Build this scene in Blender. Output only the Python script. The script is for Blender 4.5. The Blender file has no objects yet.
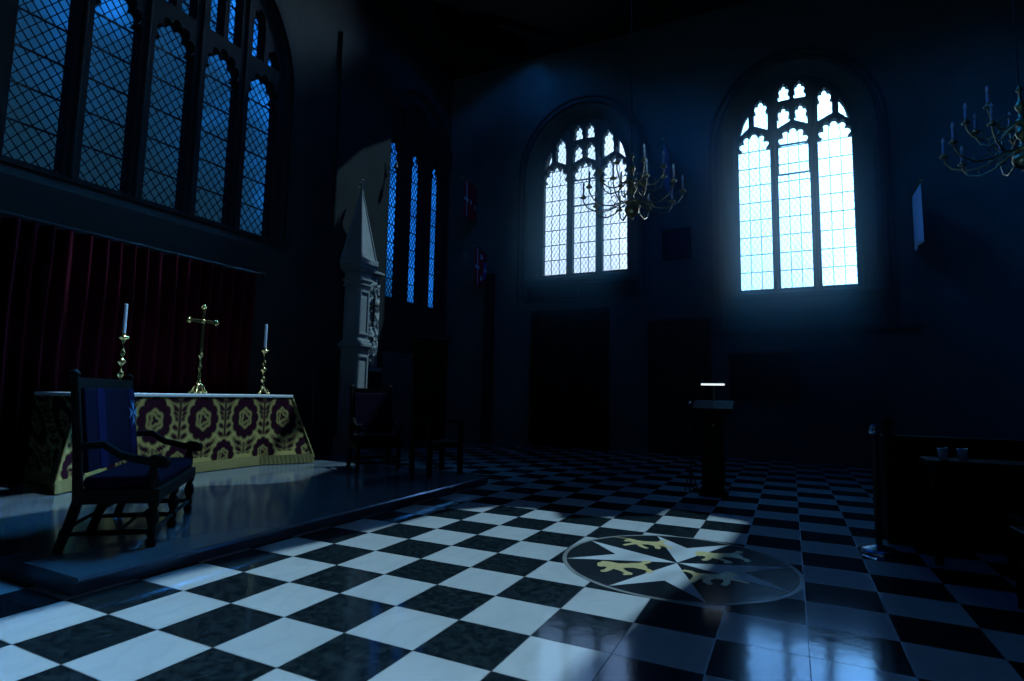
import bpy, bmesh, math, random
import numpy as np
from math import sin, cos, pi, sqrt, radians
from mathutils import Vector, Matrix
from mathutils.geometry import tessellate_polygon

random.seed(7)
T = 0.41                     # one floor tile, in metres; the building is laid out in tiles
S = bpy.context.scene
COL = S.collection

# ------------------------------------------------------------------ materials
def nodes_of(name):
    m = bpy.data.materials.new(name); m.use_nodes = True
    nt = m.node_tree
    return m, nt, nt.nodes, nt.links, nt.nodes['Principled BSDF']

def mth(nt, op, a, b=None, c=None):
    n = nt.nodes.new('ShaderNodeMath'); n.operation = op
    for i, v in enumerate((a, b, c)):
        if v is None: continue
        if isinstance(v, (int, float)): n.inputs[i].default_value = v
        else: nt.links.new(v, n.inputs[i])
    return n.outputs[0]

def mixc(nt, f, a, b):
    n = nt.nodes.new('ShaderNodeMix'); n.data_type = 'RGBA'
    for i, v in ((0, f), (6, a), (7, b)):
        if isinstance(v, (int, float)): n.inputs[i].default_value = v
        elif isinstance(v, tuple): n.inputs[i].default_value = (*v, 1)
        else: nt.links.new(v, n.inputs[i])
    return n.outputs[2]

def noise(nt, scale, detail=4, vec=None, rough=.55):
    n = nt.nodes.new('ShaderNodeTexNoise')
    n.inputs['Scale'].default_value = scale; n.inputs['Detail'].default_value = detail
    n.inputs['Roughness'].default_value = rough
    if vec is None:
        tc = nt.nodes.new('ShaderNodeTexCoord'); vec = tc.outputs['Object']
    nt.links.new(vec, n.inputs['Vector'])
    return n

def mat(name, c, rough=.6, metal=0., var=.25, scale=6., bump=0., bscale=40., spec=.5):
    m, nt, N, L, B = nodes_of(name)
    n = noise(nt, scale)
    d = tuple(x * (1 - var) for x in c); e = tuple(min(1, x * (1 + var)) for x in c)
    L.new(mixc(nt, n.outputs['Fac'], d, e), B.inputs['Base Color'])
    B.inputs['Roughness'].default_value = rough; B.inputs['Metallic'].default_value = metal
    B.inputs['Specular IOR Level'].default_value = spec
    if bump:
        n2 = noise(nt, bscale, 6)
        bp = N.new('ShaderNodeBump'); bp.inputs['Strength'].default_value = bump
        bp.inputs['Distance'].default_value = .02
        L.new(n2.outputs['Fac'], bp.inputs['Height']); L.new(bp.outputs[0], B.inputs['Normal'])
    return m

M = {}
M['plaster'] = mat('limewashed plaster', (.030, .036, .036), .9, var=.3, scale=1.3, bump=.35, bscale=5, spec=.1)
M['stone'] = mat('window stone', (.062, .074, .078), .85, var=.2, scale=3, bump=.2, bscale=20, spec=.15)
M['lit_south_plaster'] = mat('lit limewash of the window wall', (.10, .118, .112), .9, var=.35, scale=1.3, bump=.35, bscale=5, spec=.1)  # same plaster in a lighter copy; light put into its colour
M['shaded_stone'] = mat('shaded east window stone', (.026, .03, .033), .9, var=.2, scale=3, bump=.2, bscale=20, spec=.05)  # window stone again, with the east side's shade put into the colour
M['pale_stone'] = mat('pale carved stone', (.36, .36, .34), .75, var=.25, scale=4, bump=.4, bscale=18, spec=.2)
M['dark_ceiling'] = mat('dark ceiling timber', (.02, .019, .018), .8, var=.4, scale=2, spec=.05)
M['rear_wall'] = mat('dark panelled rear wall', (.03, .03, .032), .8, var=.3, spec=.05)
M['oak'] = mat('black oak', (.012, .009, .007), .6, var=.4, scale=9, bump=.1, bscale=30, spec=.10)
M['door_oak'] = mat('brown oak door', (.035, .024, .016), .6, var=.4, scale=5, bump=.15, bscale=25, spec=.15)
M['brass'] = mat('polished brass', (.80, .60, .24), .24, 1., var=.12, scale=14)
M['old_brass'] = mat('aged brass', (.62, .50, .26), .3, 1., var=.25, scale=14)
M['wax'] = mat('candle wax', (.62, .70, .82), .5, var=.06)
def bulb_mat():
    m, nt, N, L, B = nodes_of('frosted bulb glass')
    out = [n for n in N if n.type == 'OUTPUT_MATERIAL'][0]
    tr = N.new('ShaderNodeBsdfTranslucent'); tr.inputs[0].default_value = (.9, .95, 1, 1)
    B.inputs['Base Color'].default_value = (.8, .88, .95, 1); B.inputs['Roughness'].default_value = .12; B.inputs['Specular IOR Level'].default_value = .9
    mx = N.new('ShaderNodeMixShader'); mx.inputs[0].default_value = .5
    L.new(B.outputs[0], mx.inputs[1]); L.new(tr.outputs[0], mx.inputs[2]); L.new(mx.outputs[0], out.inputs[0])
    return m
M['bulb'] = bulb_mat()
M['linen'] = mat('white linen', (.72, .74, .76), .85, var=.08, scale=30, spec=.1)
M['lead'] = mat('lead came', (.035, .037, .04), .5, var=.2, spec=.3)
M['iron'] = mat('black iron', (.02, .02, .022), .5, .4, var=.2)
M['velvet'] = mat('crimson curtain velvet', (.06, .0018, .009), .85, var=.3, scale=3, spec=.06)
M['upholstery'] = mat('dark purple upholstery', (.010, .006, .020), .85, var=.35, scale=20, spec=.05)
M['band'] = mat('violet woven band', (.018, .011, .055), .8, var=.25, scale=40, spec=.05)
M['emblem_blue'] = mat('pale blue embroidery', (.20, .42, .62), .7, var=.1, scale=40)
M['banner_red'] = mat('banner red', (.55, .03, .05), .8, var=.2, scale=12, spec=.1)
M['banner_white'] = mat('banner white', (.72, .76, .85), .8, var=.08, scale=12, spec=.1)
M['banner_blue'] = mat('banner blue', (.06, .07, .42), .8, var=.2, scale=12, spec=.1)
M['banner_pale'] = mat('banner pale blue silk', (.22, .27, .55), .7, var=.25, scale=10, spec=.2)
M['board'] = mat('brown painted board', (.05, .036, .026), .7, var=.25, scale=6, spec=.1)
M['slate'] = mat('dark slate tablet', (.02, .021, .024), .6, var=.3, scale=6, spec=.15)
M['hatchment'] = mat('faded crimson painted panel', (.06, .012, .03), .7, var=.4, scale=5, spec=.1)
M['rope'] = mat('dark rope', (.05, .02, .03), .8, var=.3, scale=60)
M['steel'] = mat('polished steel', (.7, .74, .8), .2, 1., var=.05)
M['gold_inlay'] = mat('gold coloured floor inlay', (.52, .40, .17), .35, var=.3, scale=25)
M['fringe'] = mat('gold thread fringe', (.34, .27, .10), .7, var=.45, scale=70, bump=.5, bscale=90, spec=.2)
M['black_paper'] = mat('black board face', (.012, .011, .011), .7, var=.2, spec=.1)

def floor_mat():
    m, nt, N, L, B = nodes_of('chequered marble floor')
    tc = N.new('ShaderNodeTexCoord')
    mp = N.new('ShaderNodeMapping'); mp.inputs['Scale'].default_value = (1 / T, 1 / T, 1 / T)
    L.new(tc.outputs['Object'], mp.inputs['Vector'])
    sx = N.new('ShaderNodeSeparateXYZ'); L.new(mp.outputs[0], sx.inputs[0])
    X, Y = sx.outputs[0], sx.outputs[1]
    fx, fy = mth(nt, 'FLOOR', X), mth(nt, 'FLOOR', Y)
    s = mth(nt, 'ADD', fx, fy)
    par = mth(nt, 'MODULO', mth(nt, 'ADD', s, 1000.), 2.)       # 1 = white
    cb = N.new('ShaderNodeCombineXYZ'); L.new(fx, cb.inputs[0]); L.new(fy, cb.inputs[1])
    wn = N.new('ShaderNodeTexWhiteNoise'); L.new(cb.outputs[0], wn.inputs[0])
    va = N.new('ShaderNodeVectorMath'); va.operation = 'MULTIPLY_ADD'
    L.new(wn.outputs['Color'], va.inputs[0]); va.inputs[1].default_value = (9, 9, 9); L.new(mp.outputs[0], va.inputs[2])
    n1 = noise(nt, 1.4, 8, va.outputs[0], .65); n2 = noise(nt, 9., 8, va.outputs[0], .7)
    wave = N.new('ShaderNodeTexWave'); wave.inputs['Scale'].default_value = .6; wave.inputs['Distortion'].default_value = 14
    wave.inputs['Detail'].default_value = 4; L.new(va.outputs[0], wave.inputs['Vector'])
    white = mixc(nt, n1.outputs['Fac'], (.43, .44, .45), (.62, .62, .61))
    white = mixc(nt, mth(nt, 'MULTIPLY', mth(nt, 'POWER', wave.outputs['Fac'], 5.), .18), white, (.34, .36, .38))
    white = mixc(nt, mth(nt, 'MULTIPLY', wn.outputs['Value'], .22), white, (.38, .40, .42))
    spk = mth(nt, 'SMOOTH_MIN', 1., mth(nt, 'MULTIPLY', mth(nt, 'MAXIMUM', mth(nt, 'SUBTRACT', n2.outputs['Fac'], .42), 0.), 3.5), .1)
    black = mixc(nt, spk, (.005, .009, .012), (.030, .045, .05))
    black = mixc(nt, mth(nt, 'MULTIPLY', wn.outputs['Value'], .3), black, (.008, .014, .018))
    c = mixc(nt, par, black, white)
    def edge(v):
        f = mth(nt, 'FRACT', v)
        return mth(nt, 'MINIMUM', f, mth(nt, 'SUBTRACT', 1., f))
    g = mth(nt, 'LESS_THAN', mth(nt, 'MINIMUM', edge(X), edge(Y)), .0065)
    c = mixc(nt, g, c, (.07, .055, .045))
    L.new(c, B.inputs['Base Color'])
    B.inputs['Specular IOR Level'].default_value = 1.
    B.inputs['Specular Tint'].default_value = (.05, .45, 1, 1)
    r = mth(nt, 'MULTIPLY_ADD', n2.outputs['Fac'], .10, .05)
    L.new(mth(nt, 'ADD', r, mth(nt, 'MULTIPLY', g, .3)), B.inputs['Roughness'])
    n3 = noise(nt, 2.2, 3, mp.outputs[0]); n4 = noise(nt, 60., 3, mp.outputs[0])
    h = mth(nt, 'ADD', mth(nt, 'MULTIPLY', n3.outputs['Fac'], 1.), mth(nt, 'MULTIPLY', n4.outputs['Fac'], .05))
    bp = N.new('ShaderNodeBump'); bp.inputs['Strength'].default_value = .045; bp.inputs['Distance'].default_value = .02
    L.new(h, bp.inputs['Height']); L.new(bp.outputs[0], B.inputs['Normal'])
    return m
M['floor'] = floor_mat()

def marble(name, c0, c1, rough=.12):
    m, nt, N, L, B = nodes_of(name)
    n1 = noise(nt, 1.6, 8); n2 = noise(nt, 14, 6)
    w = N.new('ShaderNodeTexWave'); w.inputs['Scale'].default_value = .5; w.inputs['Distortion'].default_value = 12
    tc = N.new('ShaderNodeTexCoord'); L.new(tc.outputs['Object'], w.inputs['Vector'])
    c = mixc(nt, n1.outputs['Fac'], c0, c1)
    c = mixc(nt, mth(nt, 'MULTIPLY', mth(nt, 'POWER', w.outputs['Fac'], 4.), .4), c, tuple(x * .5 for x in c0))
    L.new(c, B.inputs['Base Color'])
    L.new(mth(nt, 'MULTIPLY_ADD', n2.outputs['Fac'], .12, rough - .05), B.inputs['Roughness'])
    B.inputs['Specular IOR Level'].default_value = .75
    B.inputs['Specular Tint'].default_value = (.15, .5, 1, 1)
    return m
M['dais'] = marble('grey dais marble', (.095, .115, .14), (.17, .195, .22))
M['inlay_white'] = marble('white inlay marble', (.52, .54, .55), (.64, .65, .66), .16)
M['inlay_black'] = marble('black inlay marble', (.006, .009, .012), (.022, .03, .034), .16)
M['inlay_ring'] = marble('grey inlay ring', (.20, .20, .19), (.30, .29, .27), .2)

def brick_mat():
    m, nt, N, L, B = nodes_of('rough brickwork')
    tc = N.new('ShaderNodeTexCoord'); mp = N.new('ShaderNodeMapping')
    mp.inputs['Rotation'].default_value = (0, radians(90), radians(90))
    L.new(tc.outputs['Object'], mp.inputs[0])
    sp = N.new('ShaderNodeSeparateXYZ'); L.new(tc.outputs['Object'], sp.inputs[0])
    cb = N.new('ShaderNodeCombineXYZ'); L.new(sp.outputs[1], cb.inputs[0]); L.new(sp.outputs[2], cb.inputs[1])
    b = N.new('ShaderNodeTexBrick'); b.inputs['Scale'].default_value = 3.2
    b.inputs['Color1'].default_value = (.20, .18, .16, 1); b.inputs['Color2'].default_value = (.12, .11, .10, 1)
    b.inputs['Mortar'].default_value = (.07, .07, .065, 1); b.inputs['Mortar Size'].default_value = .03
    L.new(cb.outputs[0], b.inputs['Vector'])
    L.new(b.outputs['Color'], B.inputs['Base Color']); B.inputs['Roughness'].default_value = .9
    B.inputs['Specular IOR Level'].default_value = .1
    bp = N.new('ShaderNodeBump'); bp.inputs['Strength'].default_value = .8; bp.inputs['Distance'].default_value = .02; bp.invert = True
    L.new(b.outputs['Fac'], bp.inputs['Height']); L.new(bp.outputs[0], B.inputs['Normal'])
    return m
M['brick'] = brick_mat()

def relief_mat():
    m, nt, N, L, B = nodes_of('carved relief stone')
    B.inputs['Base Color'].default_value = (.34, .34, .32, 1); B.inputs['Roughness'].default_value = .85
    v = N.new('ShaderNodeTexVoronoi'); v.inputs['Scale'].default_value = 7
    n = noise(nt, 9, 6)
    tc = N.new('ShaderNodeTexCoord'); L.new(tc.outputs['Object'], v.inputs['Vector'])
    bp = N.new('ShaderNodeBump'); bp.inputs['Strength'].default_value = 1; bp.inputs['Distance'].default_value = .06
    L.new(mth(nt, 'ADD', v.outputs['Distance'], n.outputs['Fac']), bp.inputs['Height']); L.new(bp.outputs[0], B.inputs['Normal'])
    return m
M['relief'] = relief_mat()

def glass_mat(name, tint):
    """old thin glass: lets a tinted part of the daylight straight through, a little gloss on its face"""
    m, nt, N, L, B = nodes_of(name)
    out = [n for n in N if n.type == 'OUTPUT_MATERIAL'][0]
    tr = N.new('ShaderNodeBsdfTransparent'); gl = N.new('ShaderNodeBsdfGlossy'); mx = N.new('ShaderNodeMixShader')
    n = noise(nt, 5, 3)
    c = mixc(nt, n.outputs['Fac'], tuple(x * .9 for x in tint), tuple(x * 1.1 for x in tint))
    L.new(c, tr.inputs[0]); gl.inputs['Roughness'].default_value = .15
    mx.inputs[0].default_value = .03
    L.new(tr.outputs[0], mx.inputs[1]); L.new(gl.outputs[0], mx.inputs[2]); L.new(mx.outputs[0], out.inputs[0])
    N.remove(B)
    return m
M['glass'] = glass_mat('old smoky window glass', (.10, .10, .10))

def damask_mat():
    m, nt, N, L, B = nodes_of('damask brocade')
    at = N.new('ShaderNodeAttribute'); at.attribute_name = 'figure'
    f = mth(nt, 'SMOOTH_MIN', 1., mth(nt, 'MAXIMUM', mth(nt, 'MULTIPLY_ADD', at.outputs['Fac'], 14., .5), 0.), .05)
    n = noise(nt, 45, 3)
    gold = mixc(nt, n.outputs['Fac'], (.44, .35, .10), (.64, .51, .18))
    dark = mixc(nt, n.outputs['Fac'], (.010, .002, .006), (.045, .006, .020))
    L.new(mixc(nt, f, gold, dark), B.inputs['Base Color'])
    B.inputs['Roughness'].default_value = .7; B.inputs['Specular IOR Level'].default_value = .08
    return m
M['damask'] = damask_mat()

def emit(name, c, s):
    m, nt, N, L, B = nodes_of(name)
    B.inputs['Base Color'].default_value = (.8, .8, .8, 1)
    B.inputs['Emission Color'].default_value = (*c, 1); B.inputs['Emission Strength'].default_value = s
    n = noise(nt, 3, 1)
    L.new(mixc(nt, n.outputs['Fac'], c, tuple(min(1, x * 1.05) for x in c)), B.inputs['Emission Color'])
    return m
M['tube'] = emit('lit reading lamp tube', (.85, .94, 1.), 1.1)

# ------------------------------------------------------------------ mesh builder
class MB:
    def __init__(self, s=T):
        self.v = []; self.f = []; self.sm = []; self.s = s
    def add(self, vs, fs, smooth=False):
        b = len(self.v)
        self.v += [tuple(c * self.s for c in v) for v in vs]
        self.f += [tuple(b + i for i in f) for f in fs]; self.sm += [smooth] * len(fs)
        return self
    def box(self, x0, x1, y0, y1, z0, z1):
        vs = [(x, y, z) for z in (z0, z1) for y in (y0, y1) for x in (x0, x1)]
        return self.add(vs, [(0, 1, 3, 2), (4, 6, 7, 5), (0, 4, 5, 1), (2, 3, 7, 6), (0, 2, 6, 4), (1, 5, 7, 3)])
    def hexa(self, a, b):
        """two quads a (bottom), b (top)"""
        return self.add(list(a) + list(b), [(3, 2, 1, 0), (4, 5, 6, 7)] + [(i, (i + 1) % 4, 4 + (i + 1) % 4, 4 + i) for i in range(4)])
    def beam(self, p, q, w, h, up=(0, 0, 1)):
        p, q = Vector(p), Vector(q); d = (q - p).normalized(); u = Vector(up)
        s = d.cross(u)
        if s.length < 1e-4: s = d.cross(Vector((1, 0, 0)))
        s.normalize(); u = s.cross(d)
        c = [(-1, -1), (1, -1), (1, 1), (-1, 1)]
        A = [tuple(p + s * (w / 2 * i) + u * (h / 2 * j)) for i, j in c]; Bq = [tuple(q + s * (w / 2 * i) + u * (h / 2 * j)) for i, j in c]
        return self.hexa(A, Bq)
    def tube(self, pts, r, n=8, caps=True):
        pts = [Vector(p) for p in pts]; k = len(pts)
        rs = r if isinstance(r, (list, tuple)) else [r] * k
        vs = []; prev = None
        for i, p in enumerate(pts):
            d = (pts[min(i + 1, k - 1)] - pts[max(i - 1, 0)]).normalized()
            a = prev if prev is not None else (Vector((0, 0, 1)) if abs(d.z) < .9 else Vector((1, 0, 0)))
            a = (a - d * a.dot(d)).normalized(); b = d.cross(a); prev = a
            vs += [tuple(p + (a * cos(2 * pi * j / n) + b * sin(2 * pi * j / n)) * rs[i]) for j in range(n)]
        fs = [(i * n + j, i * n + (j + 1) % n, (i + 1) * n + (j + 1) % n, (i + 1) * n + j) for i in range(k - 1) for j in range(n)]
        self.add(vs, fs, True)
        if caps: self.add(vs[:n], [tuple(range(n - 1, -1, -1))]); self.add(vs[-n:], [tuple(range(n))])
        return self
    def lathe(self, prof, c=(0, 0, 0), n=16):
        vs = [(c[0] + r * cos(2 * pi * j / n), c[1] + r * sin(2 * pi * j / n), c[2] + z) for r, z in prof for j in range(n)]
        k = len(prof)
        fs = [(i * n + j, i * n + (j + 1) % n, (i + 1) * n + (j + 1) % n, (i + 1) * n + j) for i in range(k - 1) for j in range(n)]
        self.add(vs, fs, True)
        self.add(vs[:n], [tuple(range(n - 1, -1, -1))]); self.add(vs[-n:], [tuple(range(n))])
        return self
    def ball(self, c, r, n=12, sz=1.):
        return self.lathe([(max(1e-4, r * sin(pi * i / 8)), -r * sz * cos(pi * i / 8)) for i in range(9)], c, n)
    def torus(self, c, R, r, ax='y', n=20, k=6):
        pts = []
        for i in range(n + 1):
            a = 2 * pi * i / n
            o = {'y': (R * cos(a), 0, R * sin(a)), 'x': (0, R * cos(a), R * sin(a)), 'z': (R * cos(a), R * sin(a), 0)}[ax]
            pts.append(tuple(c[j] + o[j] for j in range(3)))
        return self.tube(pts, r, k, False)
    def plate(self, outer, holes, mp, d0, d1):
        loops = [outer] + holes
        flat = [p for l in loops for p in l]
        tris = tessellate_polygon([[Vector((p[0], p[1], 0)) for p in l] for l in loops])
        nv = len(flat)
        vs = [mp(u, v, d0) for u, v in flat] + [mp(u, v, d1) for u, v in flat]
        fs = [tuple(t) for t in tris] + [tuple(nv + i for i in reversed(t)) for t in tris]
        b = 0
        for l in loops:
            k = len(l)
            fs += [(b + i, b + (i + 1) % k, nv + b + (i + 1) % k, nv + b + i) for i in range(k)]; b += k
        return self.add(vs, fs)
    def sheet(self, outer, holes, mp, d):
        loops = [outer] + holes
        flat = [p for l in loops for p in l]
        tris = tessellate_polygon([[Vector((p[0], p[1], 0)) for p in l] for l in loops])
        return self.add([mp(u, v, d) for u, v in flat], [tuple(t) for t in tris])
    def loft(self, A, B, mp, da, db, closed=True):
        k = len(A)
        vs = [mp(u, v, da) for u, v in A] + [mp(u, v, db) for u, v in B]
        return self.add(vs, [(i, (i + 1) % k, k + (i + 1) % k, k + i) for i in range(k if closed else k - 1)])
    def build(self, name, m, parent=None, bevel=0., solid=0.):
        me = bpy.data.meshes.new(name); me.from_pydata(self.v, [], self.f)
        for p, s in zip(me.polygons, self.sm): p.use_smooth = s
        bm = bmesh.new(); bm.from_mesh(me); bmesh.ops.recalc_face_normals(bm, faces=bm.faces[:]); bm.to_mesh(me); bm.free()
        o = bpy.data.objects.new(name, me); COL.objects.link(o)
        if m: me.materials.append(M[m] if isinstance(m, str) else m)
        if parent: o.parent = parent
        if bevel:
            b = o.modifiers.new('edge', 'BEVEL'); b.width = bevel; b.segments = 2; b.limit_method = 'ANGLE'; b.angle_limit = radians(40)
        if solid:
            b = o.modifiers.new('depth', 'SOLIDIFY'); b.thickness = solid; b.offset = 1
        return o

def tag(o, label=None, cat=None, group=None, kind=None):
    if label: o['label'] = label
    if cat: o['category'] = cat
    if group: o['group'] = group
    if kind: o['kind'] = kind
    return o

def thing(name, label, cat, loc=(0, 0, 0), rz=0., group=None, kind=None):
    """Empty at the base of a thing; loc in tiles"""
    o = bpy.data.objects.new(name, None); COL.objects.link(o)
    o.location = tuple(c * T for c in loc); o.rotation_euler = (0, 0, rz); o.empty_display_size = .1
    return tag(o, label, cat, group, kind)

def copy_tree(o, parent=None):
    c = o.copy(); COL.objects.link(c)
    if parent: c.parent = parent
    for ch in list(o.children): copy_tree(ch, c)
    return c

def struct(o, label=None, cat=None):
    return tag(o, label, cat, kind='structure')

# ------------------------------------------------------------------ geometry of openings
def outline(W, sill, spring, rise, uc=0., n=28, p=2.0):
    """arched opening, from bottom left, anticlockwise"""
    pts = [(uc - W, sill), (uc + W, sill)]
    for i in range(n + 1):
        a = pi * i / n
        x = cos(a)
        pts.append((uc + W * x, spring + rise * (max(0, 1 - abs(x) ** p)) ** (1 / 2.0)))
    return pts

def cusped(u0, u1, z0, spring, top, lobes=5, n=40, cut=.76):
    """a light with a foiled head"""
    uc = (u0 + u1) / 2; w = (u1 - u0) / 2; h = top - spring
    pts = [(u0, z0), (u1, z0), (u1, spring)]
    for i in range(n + 1):
        a = pi * i / n
        s = cut + (1 - cut) * abs(sin(lobes * a)) ** .7
        pts.append((uc + w * s * cos(a), spring + h * s * sin(a) ** .85))
    pts.append((u0, spring))
    return pts

def inside(p, poly):
    x, y = p; c = False; j = len(poly) - 1
    for i in range(len(poly)):
        a, b = poly[i], poly[j]
        if (a[1] > y) != (b[1] > y) and x < (b[0] - a[0]) * (y - a[1]) / (b[1] - a[1]) + a[0]: c = not c
        j = i
    return c

def clip(p, q, poly):
    """pieces of the segment p-q inside a polygon"""
    ts = [0., 1.]; dx, dy = q[0] - p[0], q[1] - p[1]
    for i in range(len(poly)):
        a, b = poly[i], poly[(i + 1) % len(poly)]
        ex, ey = b[0] - a[0], b[1] - a[1]; den = dx * ey - dy * ex
        if abs(den) < 1e-9: continue
        t = ((a[0] - p[0]) * ey - (a[1] - p[1]) * ex) / den; u = ((a[0] - p[0]) * dy - (a[1] - p[1]) * dx) / den
        if 0 < t < 1 and 0 <= u <= 1: ts.append(t)
    ts.sort(); out = []
    for a, b in zip(ts, ts[1:]):
        if b - a < 1e-4: continue
        m = (a + b) / 2
        if inside((p[0] + dx * m, p[1] + dy * m), poly):
            out.append(((p[0] + dx * a, p[1] + dy * a), (p[0] + dx * b, p[1] + dy * b)))
    return out

def lead_lines(mb, poly, mp, dx, dz, w, bars, barw, verts, thick=.03):
    u0 = min(p[0] for p in poly); u1 = max(p[0] for p in poly); z0 = min(p[1] for p in poly); z1 = max(p[1] for p in poly)
    H = z1 - z0; k = dx / dz
    segs = []
    u = u0 - H * k - dx
    while u < u1 + H * k + dx:
        segs += clip((u, z0), (u + H * k, z1), poly) + clip((u, z0), (u - H * k, z1), poly)
        u += dx
    for a, b in segs: mb.beam(mp(*a, 0), mp(*b, 0), w, thick, up=Vector(mp(0, 0, 1)) - Vector(mp(0, 0, 0)))
    for z in bars:
        for a, b in clip((u0 - 1, z), (u1 + 1, z), poly): mb.beam(mp(*a, -.03), mp(*b, -.03), barw, barw, up=Vector(mp(0, 0, 1)) - Vector(mp(0, 0, 0)))
    for u in verts:
        for a, b in clip((u, z0 - 1), (u, z1 + 1), poly): mb.beam(mp(*a, -.02), mp(*b, -.02), barw * .8, barw * .8, up=Vector(mp(0, 0, 1)) - Vector(mp(0, 0, 0)))

def make_window(name, mp, W, sill, spring, rise, uc, lights, extra, label, diamond, bars, lead_w, bar_w, cols, casement=None, p=2.0, depth=.2, stone='stone'):
    root = thing(name, label, 'window', kind='structure')
    polys = [l for l in lights] + [e for e in extra]
    mb = MB(); mb.plate(outline(W + .12, sill - .12, spring, rise + .12, uc, p=p), polys, mp, -depth, depth)
    # slender rolls on the mullion faces
    for a, b in zip(lights, lights[1:]):
        um = (max(q[0] for q in a) + min(q[0] for q in b)) / 2
        zt = spring + rise * sqrt(max(.05, 1 - (abs(um - uc) / W) ** p)) - .2
        mb.tube([mp(um, sill, -depth), mp(um, zt, -depth)], .075, 8)
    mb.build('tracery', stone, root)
    for i, l in enumerate(lights):
        g = MB(); u0 = min(q[0] for q in l); u1 = max(q[0] for q in l)
        vs = [u0 + (u1 - u0) * (k + 1) / cols for k in range(cols - 1)]
        lead_lines(g, l, mp, *diamond, lead_w, bars, bar_w, vs)
        go = g.build('leaded_light', 'lead', root)
        pn = MB(); pn.sheet(l, [], mp, .02); pn.build('glass_pane', 'glass', go)
    if extra:
        g = MB(); pn = MB()
        for e in extra:
            lead_lines(g, e, mp, *diamond, lead_w, [b for b in bars if b > sill + 1], bar_w, [])
            pn.sheet(e, [], mp, .02)
        go = g.build('leaded_tracery_light', 'lead', root); pn.build('glass_pane', 'glass', go)
    if casement:
        u0, u1, z0, z1 = casement; c = MB(); t = .07
        c.plate([(u0, z0), (u1, z0), (u1, z1), (u0, z1)], [[(u0 + t, z0 + t), (u1 - t, z0 + t), (u1 - t, z1 - t), (u0 + t, z1 - t)]], mp, -.14, -.04)
        c.build('casement', 'iron', root)
    return root

# ------------------------------------------------------------------ the room (tiles)
XE, YS = -12.0, 27.2           # inner faces of the east and south walls
XW, YN, H = 22.0, -11.0, 24.0
mpE = lambda u, v, d: (-12.4 - d, u, v)
mpS = lambda u, v, d: (u, 28.0 + d, v)

fl = MB(); fl.box(-13, XW + 1, YN - 1, 29, -.5, 0); struct(fl.build('floor', 'floor'))

E1 = dict(W=4.95, sill=9.4, spring=16.2, rise=5.2, uc=8.65)
E2 = dict(W=3.1, sill=8.2, spring=17.0, rise=3.9, uc=23.85)
S1 = dict(W=2.8, sill=10.15, spring=16.25, rise=3.35, uc=-2.9)
S2 = dict(W=2.8, sill=8.5, spring=16.25, rise=3.35, uc=8.35)

def wall_with(name, mp_face, rect, opens, m):
    (u0, u1, v0, v1) = rect
    mb = MB(); holes = []
    for o, ow, dsill, drise, mpg, reveal in opens:
        A = outline(o['W'] + ow, o['sill'] - dsill, o['spring'], o['rise'] + drise, o['uc'])
        Bq = outline(o['W'], o['sill'], o['spring'], o['rise'], o['uc'])
        holes.append(A); mb.loft(A, Bq, mpg, -reveal, -.1)
    mb.sheet([(u0, v0), (u1, v0), (u1, v1), (u0, v1)], holes, mp_face, 0)
    return mb.build(name, m)

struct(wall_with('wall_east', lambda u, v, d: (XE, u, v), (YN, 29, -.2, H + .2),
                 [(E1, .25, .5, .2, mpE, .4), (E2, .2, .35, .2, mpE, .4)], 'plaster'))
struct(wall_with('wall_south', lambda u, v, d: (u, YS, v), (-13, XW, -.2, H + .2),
                 [(S1, .6, .3, .55, mpS, .8), (S2, .6, .3, .55, mpS, .8)], 'lit_south_plaster'))
w = MB(); w.box(XW, XW + .6, YN - .6, 29, -.2, H + .2); struct(w.build('wall_west', 'rear_wall'))
w = MB(); w.box(-13, XW + .6, YN - .6, YN, -.2, H + .2); struct(w.build('wall_north', 'rear_wall'))

# added, unseen ceiling openings, shaped to throw the sun patches; SUN is the way to the sun
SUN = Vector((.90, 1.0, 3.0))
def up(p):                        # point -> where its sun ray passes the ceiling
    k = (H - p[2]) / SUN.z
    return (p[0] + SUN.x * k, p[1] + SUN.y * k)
nave_sun_hole = [up(q) for q in [(-.9, .2, 0), (1.5, -3, 0), (5.6, -3, 0), (5.75, 2.6, 0), (6.05, 4.7, 0), (6.45, 6.8, 0), (6.85, 11.3, 0), (5.0, 11.9, 0), (4.9, 10.9, 0), (2.9, 9.3, 0), (2.4, 10.2, 0), (1.0, 9.9, 0), (.25, 8.8, 0), (-.26, 5.2, 0), (-.68, 2.7, 0)]]
altar_sun_hole = [up((x, y, .26)) for x, y in [(-8.9, 1.2), (-6.3, 1.2), (-6.3, 4.5), (-6.6, 7.0), (-5.5, 8.1), (-5.2, 9.0), (-6.0, 11.0), (-6.4, 13.0), (-8.5, 13.3), (-9.0, 10.8), (-9.8, 11.75), (-11.2, 11.5), (-11.2, 3.6), (-10.15, 3.9), (-10.0, 5.3), (-8.9, 5.5)]]
obel_sun_hole = [up((-11.8, y, z)) for y, z in [(16.9, 11.2), (17.22, 11.9), (17.22, 10.9), (16.2, 5.8), (16.5, 5.2), (16.5, -1.5), (17.2, -1.5), (17.3, 5.5), (17.8, 7.5), (18.0, 4.4), (19.9, 4.4), (20.9, 7.0), (20.95, 17.4), (18.6, 15.8), (16.9, 14.0)]]
curtain_sun_hole = [up((x, y, .26)) for x, y in [(-13.75, 3.0), (-13.2, 3.2), (-13.25, 5.2), (-13.45, 7.2), (-13.75, 7.2)]]
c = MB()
holes = [[(x, y) for x, y in h] for h in (nave_sun_hole, altar_sun_hole, obel_sun_hole, curtain_sun_hole)]
c.sheet([(-13, YN - .6), (XW + .6, YN - .6), (XW + .6, 29), (-13, 29)], holes, lambda u, v, d: (u, v, d), H)
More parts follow.
